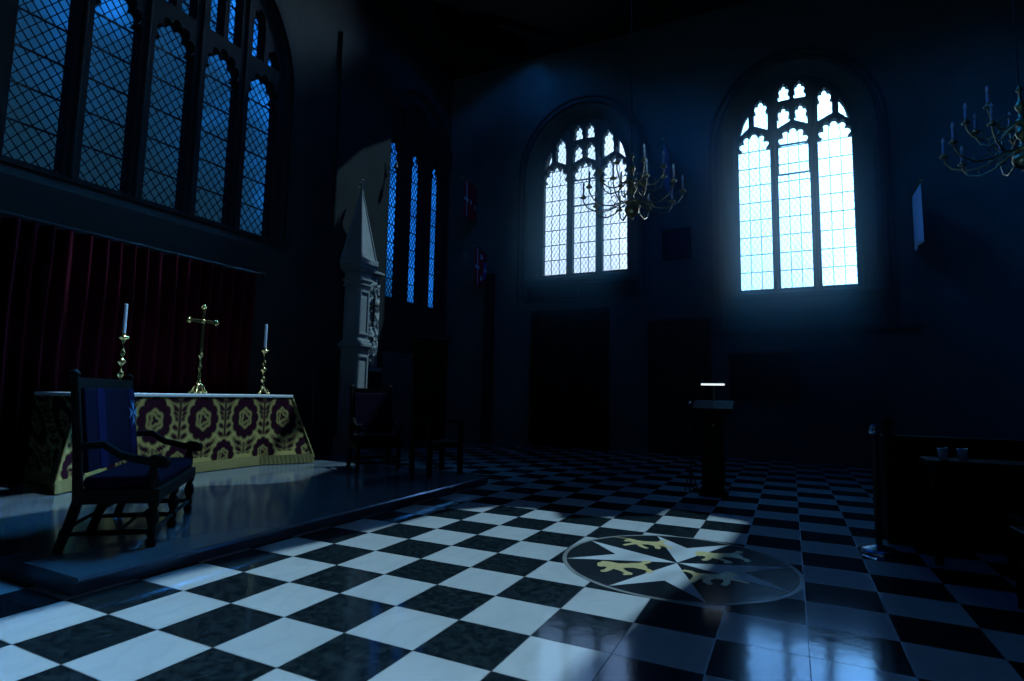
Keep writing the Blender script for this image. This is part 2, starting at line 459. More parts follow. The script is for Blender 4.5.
struct(c.build('ceiling', 'dark_ceiling'))

# timber trusses
for k, y in enumerate((-6.0, 2.5)):
    b = MB(); b.box(-12, XW, y - .35, y + .35, H - 2.4, H - 1.6)
    b.beam((-12, y, H - 4.6), (-8.6, y, H - 2.3), .5, .5); b.beam((XW, y, H - 4.6), (XW - 3.4, y, H - 2.3), .5, .5)
    struct(b.build('ceiling_beam', 'dark_ceiling'))

# windows ------------------------------------------------------------
def s_lights(uc, sill):
    L = [cusped(uc + a, uc + b, sill + .05, 16.05, 17.02) for a, b in ((-2.62, -1.08), (-.72, .74), (1.12, 2.62))]
    ex = []
    for sg in (-1, 1):
        f = lambda pts: [(uc + sg * a, z) for a, z in (pts if sg > 0 else pts[::-1])]
        def head(a0, a1, z0a, z0b, sp, top):
            pl = cusped(a0, a1, 0, sp, top, 3, 24, .72); pl[0] = (a0, z0a); pl[1] = (a1, z0b)
            return pl
        ex.append(f(head(.10, .70, 17.28, 16.98, 17.55, 18.15)))
        ex.append(f(head(.10, .64, 18.45, 18.42, 18.8, 19.36)))
        ex.append(f(head(1.16, 1.82, 17.0, 17.32, 18.05, 18.72)))
        ex.append(f([(2.08, 17.28), (2.55, 16.82), (2.48, 17.1), (2.32, 17.65), (2.10, 18.05)]))
    ex.append([(uc + .06 * cos(i * pi / 4), 19.42 + .06 * sin(i * pi / 4)) for i in range(8)])
    return L, ex
bars = [8.6 + .93 * k for k in range(14)]
L1, X1 = s_lights(S1['uc'], S1['sill'])
make_window('window_1', mpS, lights=L1, extra=X1, label='three-light stone window behind the brass chandelier, above the black doorway',
            diamond=(.25, .42), bars=[10.2 + .93 * k for k in range(1, 8)], lead_w=.016, bar_w=.042, cols=3,
            casement=(S1['uc'] - .74, S1['uc'] + .76, 14.3, 15.95), **S1)
L2, X2 = s_lights(S2['uc'], S2['sill'])
make_window('window_2', mpS, lights=L2, extra=X2, label='brightest three-light stone window, to the right of the brass chandelier',
            diamond=(.25, .42), bars=[8.55 + .93 * k for k in range(1, 9)], lead_w=.012, bar_w=.040, cols=3,
            casement=(S2['uc'] - .74, S2['uc'] + .76, 14.45, 16.1), **S2)
def arch_z(o, u): return o['spring'] + o['rise'] * sqrt(max(0, 1 - ((u - o['uc']) / o['W']) ** 2))
L3 = []; X3 = []
for k in range(5):
    c0 = E1['uc'] - 3.9 + 1.95 * k
    L3.append(cusped(c0 - .74, c0 + .74, 9.45, 15.5, 16.5))
    for sg in (-1, 1):
        a, b = (c0 - .70, c0 - .1) if sg < 0 else (c0 + .1, c0 + .70)
        zt = min(arch_z(E1, a), arch_z(E1, b)) - .3
        if zt > 17.6: X3.append(cusped(a, b, 17.0 if zt < 19.6 else 16.95, zt - .6, zt, 3, 20, .74))
make_window('window_3', mpE, lights=L3, extra=X3, label='wide dark-blue five-light stone window high above the altar', depth=.26, stone='shaded_stone',
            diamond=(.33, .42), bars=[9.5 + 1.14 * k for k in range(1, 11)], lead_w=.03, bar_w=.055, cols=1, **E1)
L4 = []; X4 = []
for k in range(3):
    c0 = E2['uc'] - 2.1 + 2.1 * k
    L4.append(cusped(c0 - .66, c0 + .66, 8.25, 16.6, 17.75))
    for sg in (-1, 1):
        a, b = (c0 - .62, c0 - .08) if sg < 0 else (c0 + .08, c0 + .62)
        zt = min(arch_z(E2, a), arch_z(E2, b)) - .3
        if zt > 18.7: X4.append(cusped(a, b, 18.25, zt - .5, zt, 3, 20, .74))
make_window('window_4', mpE, lights=L4, extra=X4, label='narrow-looking blue three-light window between the stone pinnacle and the red banners', depth=.28, stone='shaded_stone',
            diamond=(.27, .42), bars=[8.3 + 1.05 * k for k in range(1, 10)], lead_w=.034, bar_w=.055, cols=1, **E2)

# mouldings and trims
def ring(o, w0, w1, mp, d0, d1, dz=0):
    A = outline(o['W'] + w1, o['sill'] - dz, o['spring'], o['rise'] + w1, o['uc'])[1:] + [(o['uc'] - o['W'] - w1, o['sill'] - dz)]
    Bq = outline(o['W'] + w0, o['sill'] - dz, o['spring'], o['rise'] + w0, o['uc'])[1:] + [(o['uc'] - o['W'] - w0, o['sill'] - dz)]
    mb = MB(); k = len(A)
    vs = [mp(*p, d) for d in (d0, d1) for p in A + Bq]
    fs = []
    for i in range(k - 1):
        a0, a1, b0, b1 = i, i + 1, k + i, k + i + 1
        fs += [(a0, a1, b1, b0), (2 * k + a0, 2 * k + b0, 2 * k + b1, 2 * k + a1), (a0, 2 * k + a0, 2 * k + a1, a1), (b0, b1, 2 * k + b1, 2 * k + b0)]
    fs += [(0, k, 3 * k, 2 * k), (k - 1, 2 * k - 1, 4 * k - 1, 3 * k - 1)]
    return mb.add(vs, fs)
nt_ = 0
def trim(mb, m='stone', bevel=0.):
    global nt_
    nt_ += 1
    return struct(mb.build('trim_%d' % nt_, m, None, bevel))
for o, dz in ((S1, 1.5), (S2, 2.2)):
    trim(ring(o, .78, .98, mpS, -.95, -.75, dz)); trim(ring(o, 1.12, 1.25, mpS, -.9, -.75, dz))
trim(ring(E1, .32, .6, mpE, -.52, -.38, .1), 'shaded_stone'); trim(ring(E2, .3, .5, mpE, -.5, -.38, .1), 'shaded_stone')
t = MB(); t.box(S1['uc'] - 3.7, S1['uc'] + 3.7, YS - .16, YS + .1, 9.62, 9.82); trim(t)
t = MB(); t.box(S2['uc'] - 3.7, S2['uc'] + 3.7, YS - .16, YS + .1, 7.95, 8.15); trim(t)
t = MB(); t.box(4.0, 13.2, YS - .14, YS + .1, 6.2, 6.42); trim(t)                        # string course under the bright window
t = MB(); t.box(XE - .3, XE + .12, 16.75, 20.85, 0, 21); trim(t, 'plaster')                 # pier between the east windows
t = MB(); t.box(XE - .3, XE + .1, 20.85, 27.3, 5.0, 5.2); t.box(XE - .3, XE + .05, 20.85, 27.3, .0, 5.0); trim(t, 'brick')
t = MB(); t.box(-9.0, -8.45, YS - .35, YS + .1, 0, 10.4); trim(t, 'slate')
# dais
d = MB()
prof = [(-1.12, 0), (-1.12, .14), (-1.06, .16), (-1.0, .18), (-.97, .22), (-1.0, .26)]
y0, y1 = 1.13, 13.2
k = len(prof)
vs = [(x, y, z) for y in (y0, y1) for x, z in prof] + [(-12, y, z) for y in (y0, y1) for z in (0, .26)]
fs = [(i, i + 1, k + i + 1, k + i) for i in range(k - 1)] + [(k - 1, 2 * k, 2 * k + 3, 2 * k - 1)] if False else []
d.add(vs[:2 * k], [(i, i + 1, k + i + 1, k + i) for i in range(k - 1)])
d.add([(-1.0, y0, .26), (-1.0, y1, .26), (-12, y1, .26), (-12, y0, .26)], [(0, 1, 2, 3)])
d.add([(x, y0, z) for x, z in prof] + [(-12, y0, .26), (-12, y0, 0)], [tuple(range(k + 2))])
d.add([(x, y1, z) for x, z in prof] + [(-12, y1, .26), (-12, y1, 0)], [tuple(range(k + 2))])
struct(d.build('dais', 'dais'), 'long low grey marble step carrying the altar and chairs', 'dais')

# floor roundel with the eight-pointed cross
fm = thing('floor_medallion', 'round black marble floor roundel with white eight-pointed cross and gold beasts', 'floor inlay', (6.02, 7.0, 0), kind='structure')
circ = lambda r, n=72: [(r * cos(2 * pi * i / n), r * sin(2 * pi * i / n)) for i in range(n)]
flat = lambda z: (lambda u, v, d_: (u, v, z + d_))
mb = MB(); mb.plate(circ(1.93), [], flat(0), 0, .004); mb.build('black_disc', 'inlay_black', fm)
mb = MB(); mb.plate(circ(2.0), [circ(1.93)], flat(0), 0, .005); mb.build('ring', 'inlay_ring', fm)
for q in range(4):
    a = q * pi / 2; R2 = lambda x, y: (x * cos(a) - y * sin(a), x * sin(a) + y * cos(a))
    mb = MB(); mb.plate([R2(0, 0.02), R2(.71, 1.79), R2(0, 1.1), R2(-.71, 1.79)], [], flat(0), 0, .0065); mb.build('cross_arm', 'inlay_white', fm)
LION = [(-.47, .16), (-.43, .22), (-.36, .24), (-.32, .28), (-.24, .26), (-.17, .22), (-.10, .17), (.02, .15), (.14, .155), (.24, .15), (.32, .17), (.40, .23), (.47, .22), (.50, .17), (.45, .14), (.38, .11), (.31, .09),
        (.31, .01), (.27, -.05), (.31, -.12), (.28, -.20), (.17, -.22), (.15, -.18), (.21, -.15), (.17, -.08), (.08, -.02), (-.02, .0), (-.12, -.01), (-.13, -.10), (-.07, -.19), (-.11, -.24), (-.24, -.24), (-.25, -.20), (-.19, -.18), (-.23, -.08),
        (-.29, -.02), (-.38, -.07), (-.47, -.11), (-.54, -.10), (-.53, -.05), (-.45, -.03), (-.36, .05), (-.40, .08), (-.46, .07), (-.49, .11)]
UNI = [(-.40, .15), (-.35, .21), (-.28, .24), (-.62, .33), (-.25, .27), (-.20, .25), (-.12, .19), (.02, .16), (.14, .16), (.25, .17), (.31, .24), (.42, .27), (.50, .22), (.42, .20), (.36, .16), (.34, .08), (.38, .0), (.46, -.10),
       (.44, -.17), (.38, -.14), (.31, -.06), (.22, .0), (.26, -.10), (.20, -.20), (.13, -.17), (.14, -.06), (.04, .01), (-.08, .0), (-.06, -.08), (.02, -.17), (-.04, -.21), (-.14, -.12), (-.19, -.01), (-.29, -.05), (-.40, -.10), (-.45, -.06), (-.36, .0), (-.25, .07), (-.29, .12), (-.36, .10)]
for pts, c0, hd, nm in ((LION, (-.66, -.70), 217, 'gold_lion'), (UNI, (-.76, .97), 200, 'gold_unicorn'), (LION, (.74, .84), 217, 'gold_lion'), (UNI, (.74, -.60), 20, 'gold_unicorn')):
    a = radians(hd); hx, hy = cos(a), sin(a); ux, uy = (hy, -hx)
    if uy < 0 or (uy == 0): ux, uy = -ux, -uy
    poly = [(c0[0] + (-x * hx + y * 1.5 * ux) * 1.04, c0[1] + (-x * hy + y * 1.5 * uy) * 1.04) for x, y in pts]
    mb = MB(); mb.plate(poly, [], flat(0), 0, .0075); mb.build(nm, 'gold_inlay', fm)

# doors / boards on the south wall
dr = thing('door_1', 'tall black double doorway below the window behind the chandelier', 'door', (-3.5, YS, 0), kind='structure')
mb = MB(); mb.plate([(-2.35, 0), (2.35, 0), (2.35, 7.9), (-2.35, 7.9)], [[(-2.05, 0.01), (2.05, 0.01), (2.05, 7.55), (-2.05, 7.55)]], lambda u, v, d_: (u, d_, v), -.3, .1); mb.build('frame', 'oak', dr, .01)
for sg in (-1, 1):
    mb = MB(); a, b = sorted((sg * .03, sg * 2.05)); mb.box(a, b, -.12, -.02, .02, 7.53)
    lf = mb.build('door_leaf', 'oak', dr)
    for z0, z1 in ((.5, 3.4), (3.9, 7.0)):
        mb = MB(); mb.plate([(a + .3, z0), (b - .3, z0), (b - .3, z1), (a + .3, z1)], [[(a + .42, z0 + .12), (b - .42, z0 + .12), (b - .42, z1 - .12), (a + .42, z1 - .12)]], lambda u, v, d_: (u, d_, v), -.17, -.1); mb.build('panel_moulding', 'oak', lf)
    mb = MB(); mb.ball((sg * .3, -.2, 3.2), .09); mb.build('handle', 'iron', lf)
dr = thing('door_2', 'tall brown oak door behind the lectern', 'door', (2.65, YS, 0), kind='structure')
mb = MB(); mb.plate([(-1.6, 0), (1.6, 0), (1.6, 7.1), (-1.6, 7.1)], [[(-1.4, 0.01), (1.4, 0.01), (1.4, 6.9), (-1.4, 6.9)]], lambda u, v, d_: (u, d_, v), -.18, .1); mb.build('frame', 'door_oak', dr, .01)
lf = MB()
for i in range(7): lf.box(-1.4 + .4 * i + .012, -1.4 + .4 * (i + 1) - .012, -.08, .0, .02, 6.88)
lf = lf.build('door_leaf', 'door_oak', dr, .004)
for z in (1.4, 5.6): mb = MB(); mb.box(-1.3, .6, -.11, -.07, z, z + .2); mb.build('strap_hinge', 'iron', lf)
nb = thing('notice_board', 'wide dark framed board on the wall below the brightest window', 'notice board', (6.75, YS - .02, 4.1))
mb = MB(); mb.box(-1.5, 1.5, -.06, .0, -1.1, 1.1); mb.build('board', 'black_paper', nb)
mb = MB(); mb.plate([(-1.6, -1.2), (1.6, -1.2), (1.6, 1.2), (-1.6, 1.2)], [[(-1.45, -1.05), (1.45, -1.05), (1.45, 1.05), (-1.45, 1.05)]], lambda u, v, d_: (u, d_, v), -.12, -.01); mb.build('frame', 'door_oak', nb, .006)
mp_ = thing('memorial_panel', 'long dark two-part memorial panel directly under the window behind the chandelier', 'wall panel', (S1['uc'], YS - .02, 8.95))
mb = MB(); mb.plate([(-3.45, -.58), (3.45, -.58), (3.45, .58), (-3.45, .58)], [[(-3.3, -.45), (-.05, -.45), (-.05, .45), (-3.3, .45)], [(.1, -.45), (3.3, -.45), (3.3, .45), (.1, .45)]], lambda u, v, d_: (u, d_, v), -.14, 0); mb.build('frame', 'stone', mp_, .006)
mb = MB(); mb.box(-3.35, -.02, -.06, -.01, -.5, .5); mb.build('panel', 'slate', mp_)
mb = MB(); mb.box(.08, 3.35, -.05, -.01, -.5, .5); mb.build('panel', 'black_paper', mp_)
ht = thing('hatchment', 'small faded crimson painted panel on the wall between the two bright windows', 'wall panel', (2.6, YS - .02, 11.2))
mb = MB(); mb.box(-.65, .65, -.06, 0, -.75, .75); mb.build('panel', 'hatchment', ht)
mb = MB(); mb.plate([(-.75, -.85), (.75, -.85), (.75, .85), (-.75, .85)], [[(-.6, -.7), (.6, -.7), (.6, .7), (-.6, .7)]], lambda u, v, d_: (u, d_, v), -.12, -.01); mb.build('frame', 'oak', ht, .006)

# ------------------------------------------------------------------ stone pinnacle beside the altar
ob = thing('stone_pinnacle', 'tall pale square stone pillar with a pointed spire right of the altar', 'monument', (-11.26, 17.95, 0))
def rb(mb, hx, hy, z0, z1): mb.box(-hx, hx, -hy, hy, z0, z1)
mb = MB(); rb(mb, .62, .56, 0, .7); rb(mb, .56, .5, .7, .85); rb(mb, .50, .42, .85, 5.0); mb.build('lower_shaft', 'pale_stone', ob, .01)
mb = MB(); rb(mb, .54, .47, 4.95, 5.1); rb(mb, .62, .56, 5.1, 5.28); rb(mb, .54, .48, 5.28, 5.42); mb.build('ledge', 'pale_stone', ob, .012)
mb = MB(); rb(mb, .46, .38, 5.4, 8.3); rb(mb, .54, .46, 8.12, 8.2); rb(mb, .56, .48, 8.36, 8.48); rb(mb, .5, .42, 8.2, 8.8); mb.build('upper_shaft', 'pale_stone', ob, .008)
for z0, z1 in ((1.2, 4.7), (5.7, 7.9)):
    fx = .50 if z0 < 5 else .46; fy = .42 if z0 < 5 else .38
    mb = MB(); mb.plate([(-fy + .03, z0), (fy - .03, z0), (fy - .03, z1), (-fy + .03, z1)], [[(-fy + .14, z0 + .12), (fy - .14, z0 + .12), (fy - .14, z1 - .12), (-fy + .14, z1 - .12)]], lambda u, v, d_: (fx + d_, u, v), -.01, .05)
    mb.plate([(-fx + .03, z0), (fx - .03, z0), (fx - .03, z1), (-fx + .03, z1)], [[(-fx + .14, z0 + .12), (fx - .14, z0 + .12), (fx - .14, z1 - .12), (-fx + .14, z1 - .12)]], lambda u, v, d_: (u, -fy - d_, v), -.01, .05)
    mb.build('panel_moulding', 'pale_stone', ob, .004)
mb = MB(); rb(mb, .58, .52, 8.8, 8.95); rb(mb, .66, .6, 8.95, 9.15); rb(mb, .72, .66, 9.15, 9.45); mb.build('cornice', 'pale_stone', ob, .015)
mb = MB(); mb.hexa([(-.62, -.56, 9.45), (.62, -.56, 9.45), (.62, .56, 9.45), (-.62, .56, 9.45)], [(-.03, -.03, 12.95), (.03, -.03, 12.95), (.03, .03, 12.95), (-.03, .03, 12.95)])
sp = mb.build('spire', 'pale_stone', ob)
mb = MB()
for sx in (-1, 1):
    for sy in (-1, 1): mb.tube([(sx * .62, sy * .56, 9.45), (sx * .03, sy * .03, 12.98)], [.055, .035], 6)
mb.build('edge_roll', 'pale_stone', sp)
mb = MB()
mb.lathe([(.05, 12.9), (.09, 13.0), (.04, 13.08), (.04, 13.2)], n=10)
for a in (90, 210, 330): mb.torus((.0 + .13 * cos(radians(a)), 0, 13.36 + .13 * sin(radians(a))), .10, .035, 'y', 14)
mb.build('finial', 'pale_stone', ob)

wt = thing('wall_tablet', 'pale carved stone relief on the wall just right of the stone pillar', 'wall monument', (XE + .12, 19.5, 0))
def relief_plate(y0, y1, z0, z1, seed):
    r = random.Random(seed); mb = MB(); ny, nz = 14, 60
    g = [[(.06 + .16 * abs(sin(3.1 * (j / nz) * 6 + 2 * sin(i * .7))) * sin(pi * i / ny) ** .6 + .03 * r.random() if 0 < i < ny and 0 < j < nz else 0.,
           y0 + (y1 - y0) * i / ny + .03 * sin(j * .55) * (i in (0, ny)), z0 + (z1 - z0) * j / nz) for i in range(ny + 1)] for j in range(nz + 1)]
    vs = [p for row in g for p in row]; n = ny + 1
    return mb.add(vs, [(j * n + i, j * n + i + 1, (j + 1) * n + i + 1, (j + 1) * n + i) for j in range(nz) for i in range(ny)], True)
relief_plate(-.45, .85, 4.2, 9.2, 3).build('carved_relief', 'relief', wt)
mb = MB(); mb.box(.0, .32, -.5, .9, 4.0, 4.22); mb.build('sill', 'pale_stone', wt, .01)
mb = MB(); mb.box(0, .3, -.5, .9, 9.15, 9.3); mb.build('cap', 'pale_stone', wt, .01)
mb = MB(); mb.box(.24, .30, .12, .22, 6.6, 8.0); mb.box(.24, .30, -.15, .5, 7.4, 7.5); mb.build('relief_cross', 'slate', wt)

sc = thing('wall_bracket', 'small black iron bracket lamp beside the top of the narrow blue window', 'wall lamp', (XE + .1, 20.5, 15.2))
mb = MB(); mb.box(0, .05, -.1, .1, -.35, .35); mb.build('back_plate', 'iron', sc)
mb = MB(); mb.tube([(0, 0, -.15), (.25, .1, -.3), (.5, .2, -.1), (.55, .22, .05)], .03, 6); mb.tube([(0, 0, .1), (.3, .12, .12), (.55, .22, .05)], .02, 6); mb.build('arm', 'iron', sc)
mb = MB(); mb.lathe([(.05, .05), (.14, .08), (.12, .12), (.08, .14), (.1, .3), (.05, .42)], (.55, .22, 0), 10); mb.build('lamp_cup', 'iron', sc)

# ------------------------------------------------------------------ altar
al = thing('altar', 'long stone altar table hidden under the brocade cloth', 'altar', (-10.2, 8.55, .26))
mb = MB(); mb.box(-.9, 1.02, -3.3, 3.3, 0, 2.2); mb.build('altar_body', 'stone', al)
mb = MB(); mb.box(-1.05, 1.13, -3.5, 3.5, 2.2, 2.38); mb.build('altar_top', 'stone', al, .01)

def fig(u, v):
    """brocade drawing: > 0 dark figure, < 0 gold ground.  u along the cloth, v up, in tiles"""
    P, Q = 1.56, 2.42
    med = -1.; leaf = -1.; guard = 1.
    for (ou, ov) in ((0, 0), (P / 2, Q / 2)):
        du = (u - .46 - ou + P / 2) % P - P / 2; dv = (v - 1.38 - ov + Q / 2) % Q - Q / 2
        big = ov == 0
        a, b = (.50, .66) if big else (.40, .46)
        cv = dv
        r = math.hypot(du / a, cv / b); th = math.atan2(cv / b, du / a)
        R = .95 + .15 * abs(cos(6 * th)) ** .6 + .10 * max(0, sin(th)) ** 8
        m_ = (R - r) * .42
        fl = .44 * (1 + .10 * cos(6 * th + pi))
        line = .020 - abs(r - fl) * .42
        curl = .016 - abs(r - .24 - .07 * cos(3 * th + .5)) * .42
        med = max(med, min(m_, -max(line, curl)))
        guard = min(guard, (r - R - .13) * .42)
        # stem and paired leaves under each flower
        yy = cv + b * 1.12
        leaf = max(leaf, min(.04 - abs(du), -yy, yy + .5))
        for lx, lz, la, lw, ang in ((.25, -.06, .24, .10, 38), (.20, -.30, .19, .08, 34), (.14, -.50, .14, .06, 40)):
            x = abs(du) - lx; z = yy - lz; A = radians(ang)
            p = x * cos(A) + z * sin(A); q = -x * sin(A) + z * cos(A)
            leaf = max(leaf, (1 - math.hypot(p / la, q / lw) + .2 * cos(16 * p / la)) * .07)
        if not big: continue
        # leafy column between the big flowers
        x = P / 2 - abs(du)
        for k in range(5):
            z = dv - .62 + .28 * k; A = radians(40)
            p = (x - .15) * cos(A) + z * sin(A); q = -(x - .15) * sin(A) + z * cos(A)
            leaf = max(leaf, (1 - math.hypot(p / (.20 - .012 * k), q / .085)) * .07)
        leaf = max(leaf, min(.05 - x, dv + .62, .80 - dv))
        d2 = math.hypot(x - .24, dv - .80)
        leaf = max(leaf, .05 - abs(d2 - .14))
    return max(med, min(leaf, guard))

def altar_cloth():
    nv = 84; segs = []
    def section(v):
        """outline of the cloth in plan at height fraction v (0 top .. 1 bottom); local to cloth centre"""
        yR, yL = 3.58, -3.58; X = 1.2
        fR = yR - 1.35 * v; fL = yL + .75 * v
        tipR = (X + .95 * v, yR + .28 * v); tipL = (X + .78 * v, yL - .75 * v)
        bow = .02 * sin(pi * v)
        return [(-1.05, yL - .05 * v), (X - 1.3 * v * .7, yL - .12 * v), tipL, (X + bow, fL), (X + bow, fR), tipR, (X - 1.3 * v * .7, yR + .1 * v), (-1.05, yR + .05 * v)]
    cnt = [14, 10, 16, 190, 26, 10, 14]
    rows = []; ucoord = []
    for j in range(nv + 1):
        v = j / nv; sec = section(v); row = []
        for (a, b), n in zip(zip(sec, sec[1:]), cnt):
            for i in range(n): row.append((a[0] + (b[0] - a[0]) * i / n, a[1] + (b[1] - a[1]) * i / n))
        row.append(sec[-1]); rows.append(row)
        s = [0.]
        for p, q in zip(row, row[1:]): s.append(s[-1] + math.hypot(q[0] - p[0], q[1] - p[1]))
        # let the cloth pattern run true across the front
        i0 = sum(cnt[:3]); off = s[i0] - row[i0][1]
        ucoord.append([x - off for x in s])
    ztop, zbot = 2.38, .22
    mb = MB(); vs = []; fg = []
    for j in range(nv + 1):
        z = ztop - (ztop - zbot) * j / nv
        for i, (x, y) in enumerate(rows[j]):
            rip = .012 * sin(i * .09) * (j / nv)
            vs.append((x + rip, y, z)); fg.append(fig(ucoord[j][i] + 3.58, z - .3))
    n = len(rows[0])
    mb.add(vs, [(j * n + i, j * n + i + 1, (j + 1) * n + i + 1, (j + 1) * n + i) for j in range(nv) for i in range(n - 1)], True)
    return mb, fg, rows[-1], zbot, rows
root = thing('altar_frontal', 'gold and dark crimson brocade cloth falling over the altar front', 'altar cloth', (-10.2, 8.55, .26))
mb, fg, last, zb, rows = altar_cloth()
clo = mb.build('brocade_cloth', 'damask', root)
at = clo.data.attributes.new('figure', 'FLOAT', 'POINT'); at.data.foreach_set('value', fg)
mb = MB(); n = len(last)
mb.add([(x + .012, y, zb + .12) for x, y in last] + [(x + .03 + .012 * (i % 2), y, .025) for i, (x, y) in enumerate(last)], [(i, i + 1, n + i + 1, n + i) for i in range(n - 1)])
mb.build('fringe', 'fringe', root, solid=.006)
for ci in (24, 266 - 14 - 10 + 24 - 10 - 0):
    pass
cR = sum([14, 10, 16, 190, 26]); cL = 24
for ci, nm in ((cR, 'edge_braid'), (cL, 'edge_braid')):
    mb = MB(); mb.tube([(rows[j][ci][0] + .01, rows[j][ci][1], 2.38 - (2.38 - .22) * j / 84) for j in range(0, 85, 4)], [.028 + .012 * (q % 2) for q in range(22)], 6); mb.build(nm, 'fringe', root)
ln = thing('altar_linen', 'thin white linen cloth lying along the altar top', 'linen cloth', (-10.2, 8.55, 2.64))
mb = MB(); mb.box(-1.06, 1.23, -3.6, 3.6, .0, .10); mb.build('linen', 'linen', ln, .008)

# candlesticks (tiles -> m, built in metres)
def candlestick():
    r = thing('altar_candlestick', '', 'candlestick', (0, 0, 0), group='altar candlesticks')
    b = MB(1)
    for k in range(3):
        a = k * 2 * pi / 3 + .4
        b.tube([(.015 * cos(a), .015 * sin(a), .085), (.05 * cos(a), .05 * sin(a), .06), (.075 * cos(a), .075 * sin(a), .022), (.092 * cos(a), .092 * sin(a), .014)], [.028, .024, .018, .02], 8)
        b.ball((.088 * cos(a), .088 * sin(a), .018), .018)
    b.lathe([(.055, .03), (.05, .06), (.03, .1), (.02, .12)], n=14); b.build('tripod_base', 'brass', r)
    s = MB(1); s.lathe([(.02, .11), (.034, .125), (.02, .14), (.014, .17), (.03, .2), (.042, .225), (.028, .25), (.014, .27), (.013, .31), (.024, .335), (.05, .36), (.05, .375), (.024, .395), (.016, .42), (.03, .45), (.038, .475), (.022, .5), (.013, .53), (.012, .58), (.022, .6), (.03, .62)], n=16)
    s.build('stem', 'brass', r)
    d = MB(1); d.lathe([(.012, .615), (.05, .63), (.068, .65), (.07, .662), (.05, .655), (.026, .65), (.026, .69), (.022, .70)], n=18); d.build('drip_pan', 'brass', r)
    c = MB(1); c.lathe([(.021, .67), (.0205, 1.04), (.018, 1.05), (.006, 1.052)], n=14); cd = c.build('candle', 'wax', r)
    c = MB(1); c.tube([(0, 0, 1.05), (.002, 0, 1.066)], .0018, 5); c.build('wick', 'iron', cd)
    return r
c1 = candlestick(); c1.location = (-9.35 * T, 6.13 * T, 2.752 * T); c1['label'] = 'brass candlestick with white candle above the wide armchair, left of the altar cross'
c2 = copy_tree(c1); c2.location = (-9.35 * T, 11.05 * T, 2.752 * T); c2.rotation_euler.z = .5; c2['label'] = 'brass candlestick with white candle on the stone pillar side of the altar cross'

cr = thing('altar_cross', 'gilt standing cross with trefoil ends in the middle of the altar', 'cross', (-9.35, 8.55, 2.752), -.12)
b = MB(1)
for k in range(4):
    a = k * pi / 2 + pi / 4
    b.tube([(.02 * cos(a), .02 * sin(a), .11), (.055 * cos(a), .055 * sin(a), .085), (.075 * cos(a), .075 * sin(a), .03), (.1 * cos(a), .1 * sin(a), .016)], [.03, .026, .02, .022], 8); b.ball((.095 * cos(a), .095 * sin(a), .02), .021)
b.lathe([(.06, .03), (.055, .07), (.035, .11), (.026, .13)], n=14); b.build('footed_base', 'brass', cr)
s = MB(1); s.lathe([(.026, .12), (.04, .15), (.024, .175), (.016, .2), (.03, .235), (.02, .26), (.014, .3), (.026, .33), (.03, .36), (.016, .38), (.013, .47), (.028, .495), (.04, .51), (.028, .525), (.016, .55), (.014, .60)], n=14); s.build('stem', 'brass', cr)
x = MB(1); x.box(-.014, .014, -.021, .021, .59, 1.12); x.box(-.013, .013, -.16, .16, .945, .987)
x.build('cross_shaft', 'brass', cr, .004)
for (yy, zz, dy, dz) in ((0, 1.14, 0, 1), (-.165, .966, -1, 0), (.165, .966, 1, 0)):
    x = MB(1); x.torus((0, yy + dy * .02, zz + dz * .02), .022, .012, 'x', 14)
    for px in (-1, 1): x.ball((0, yy + px * dz * .028 + dy * .01, zz + px * abs(dy) * .028 + dz * .01), .014)
    x.build('trefoil_end', 'brass', cr)
x = MB(1); x.ball((0, 0, .966), .03); x.build('centre_boss', 'brass', cr)

# dossal curtain ------------------------------------------------------------------
cu = thing('dossal_curtain', 'dark crimson pleated curtain hanging behind the altar', 'curtain', (-11.7, 7.4, .26))
mb = MB(); n = 460; nz = 24; vs = []
for j in range(nz + 1):
    z = .05 + 7.3 * j / nz
    for i in range(n + 1):
        y = -4.4 + 9.4 * i / n
        ph = y * 13.5 + .8 * sin(y * 2.3) + .35 * sin(z * .9 + y)
        a = .17 + .05 * sin(y * 5) + .02 * sin(z * 1.3)
        vs.append((a * sin(ph), y, z))
mb.add(vs, [(j * (n + 1) + i, j * (n + 1) + i + 1, (j + 1) * (n + 1) + i + 1, (j + 1) * (n + 1) + i) for j in range(nz) for i in range(n)], True)
mb.build('pleated_cloth', 'velvet', cu)
mb = MB(); mb.tube([(0, -4.6, 7.42), (0, 5.2, 7.42)], .06, 8); mb.ball((0, -4.7, 7.42), .12); mb.ball((0, 5.3, 7.42), .12); mb.build('curtain_rail', 'iron', cu)

# ------------------------------------------------------------------ chairs
def turned_leg(mb, x, y, h, top=(0, 0)):
    mb.lathe([(.026, 0), (.034, .02), (.034, .05), (.022, .06), (.03, .075), (.03, .12), (.02, .13), (.036, .17), (.04, .20), (.03, .24), (.02, .26), (.034, .275), (.034, h)], (x, y, 0), 10)

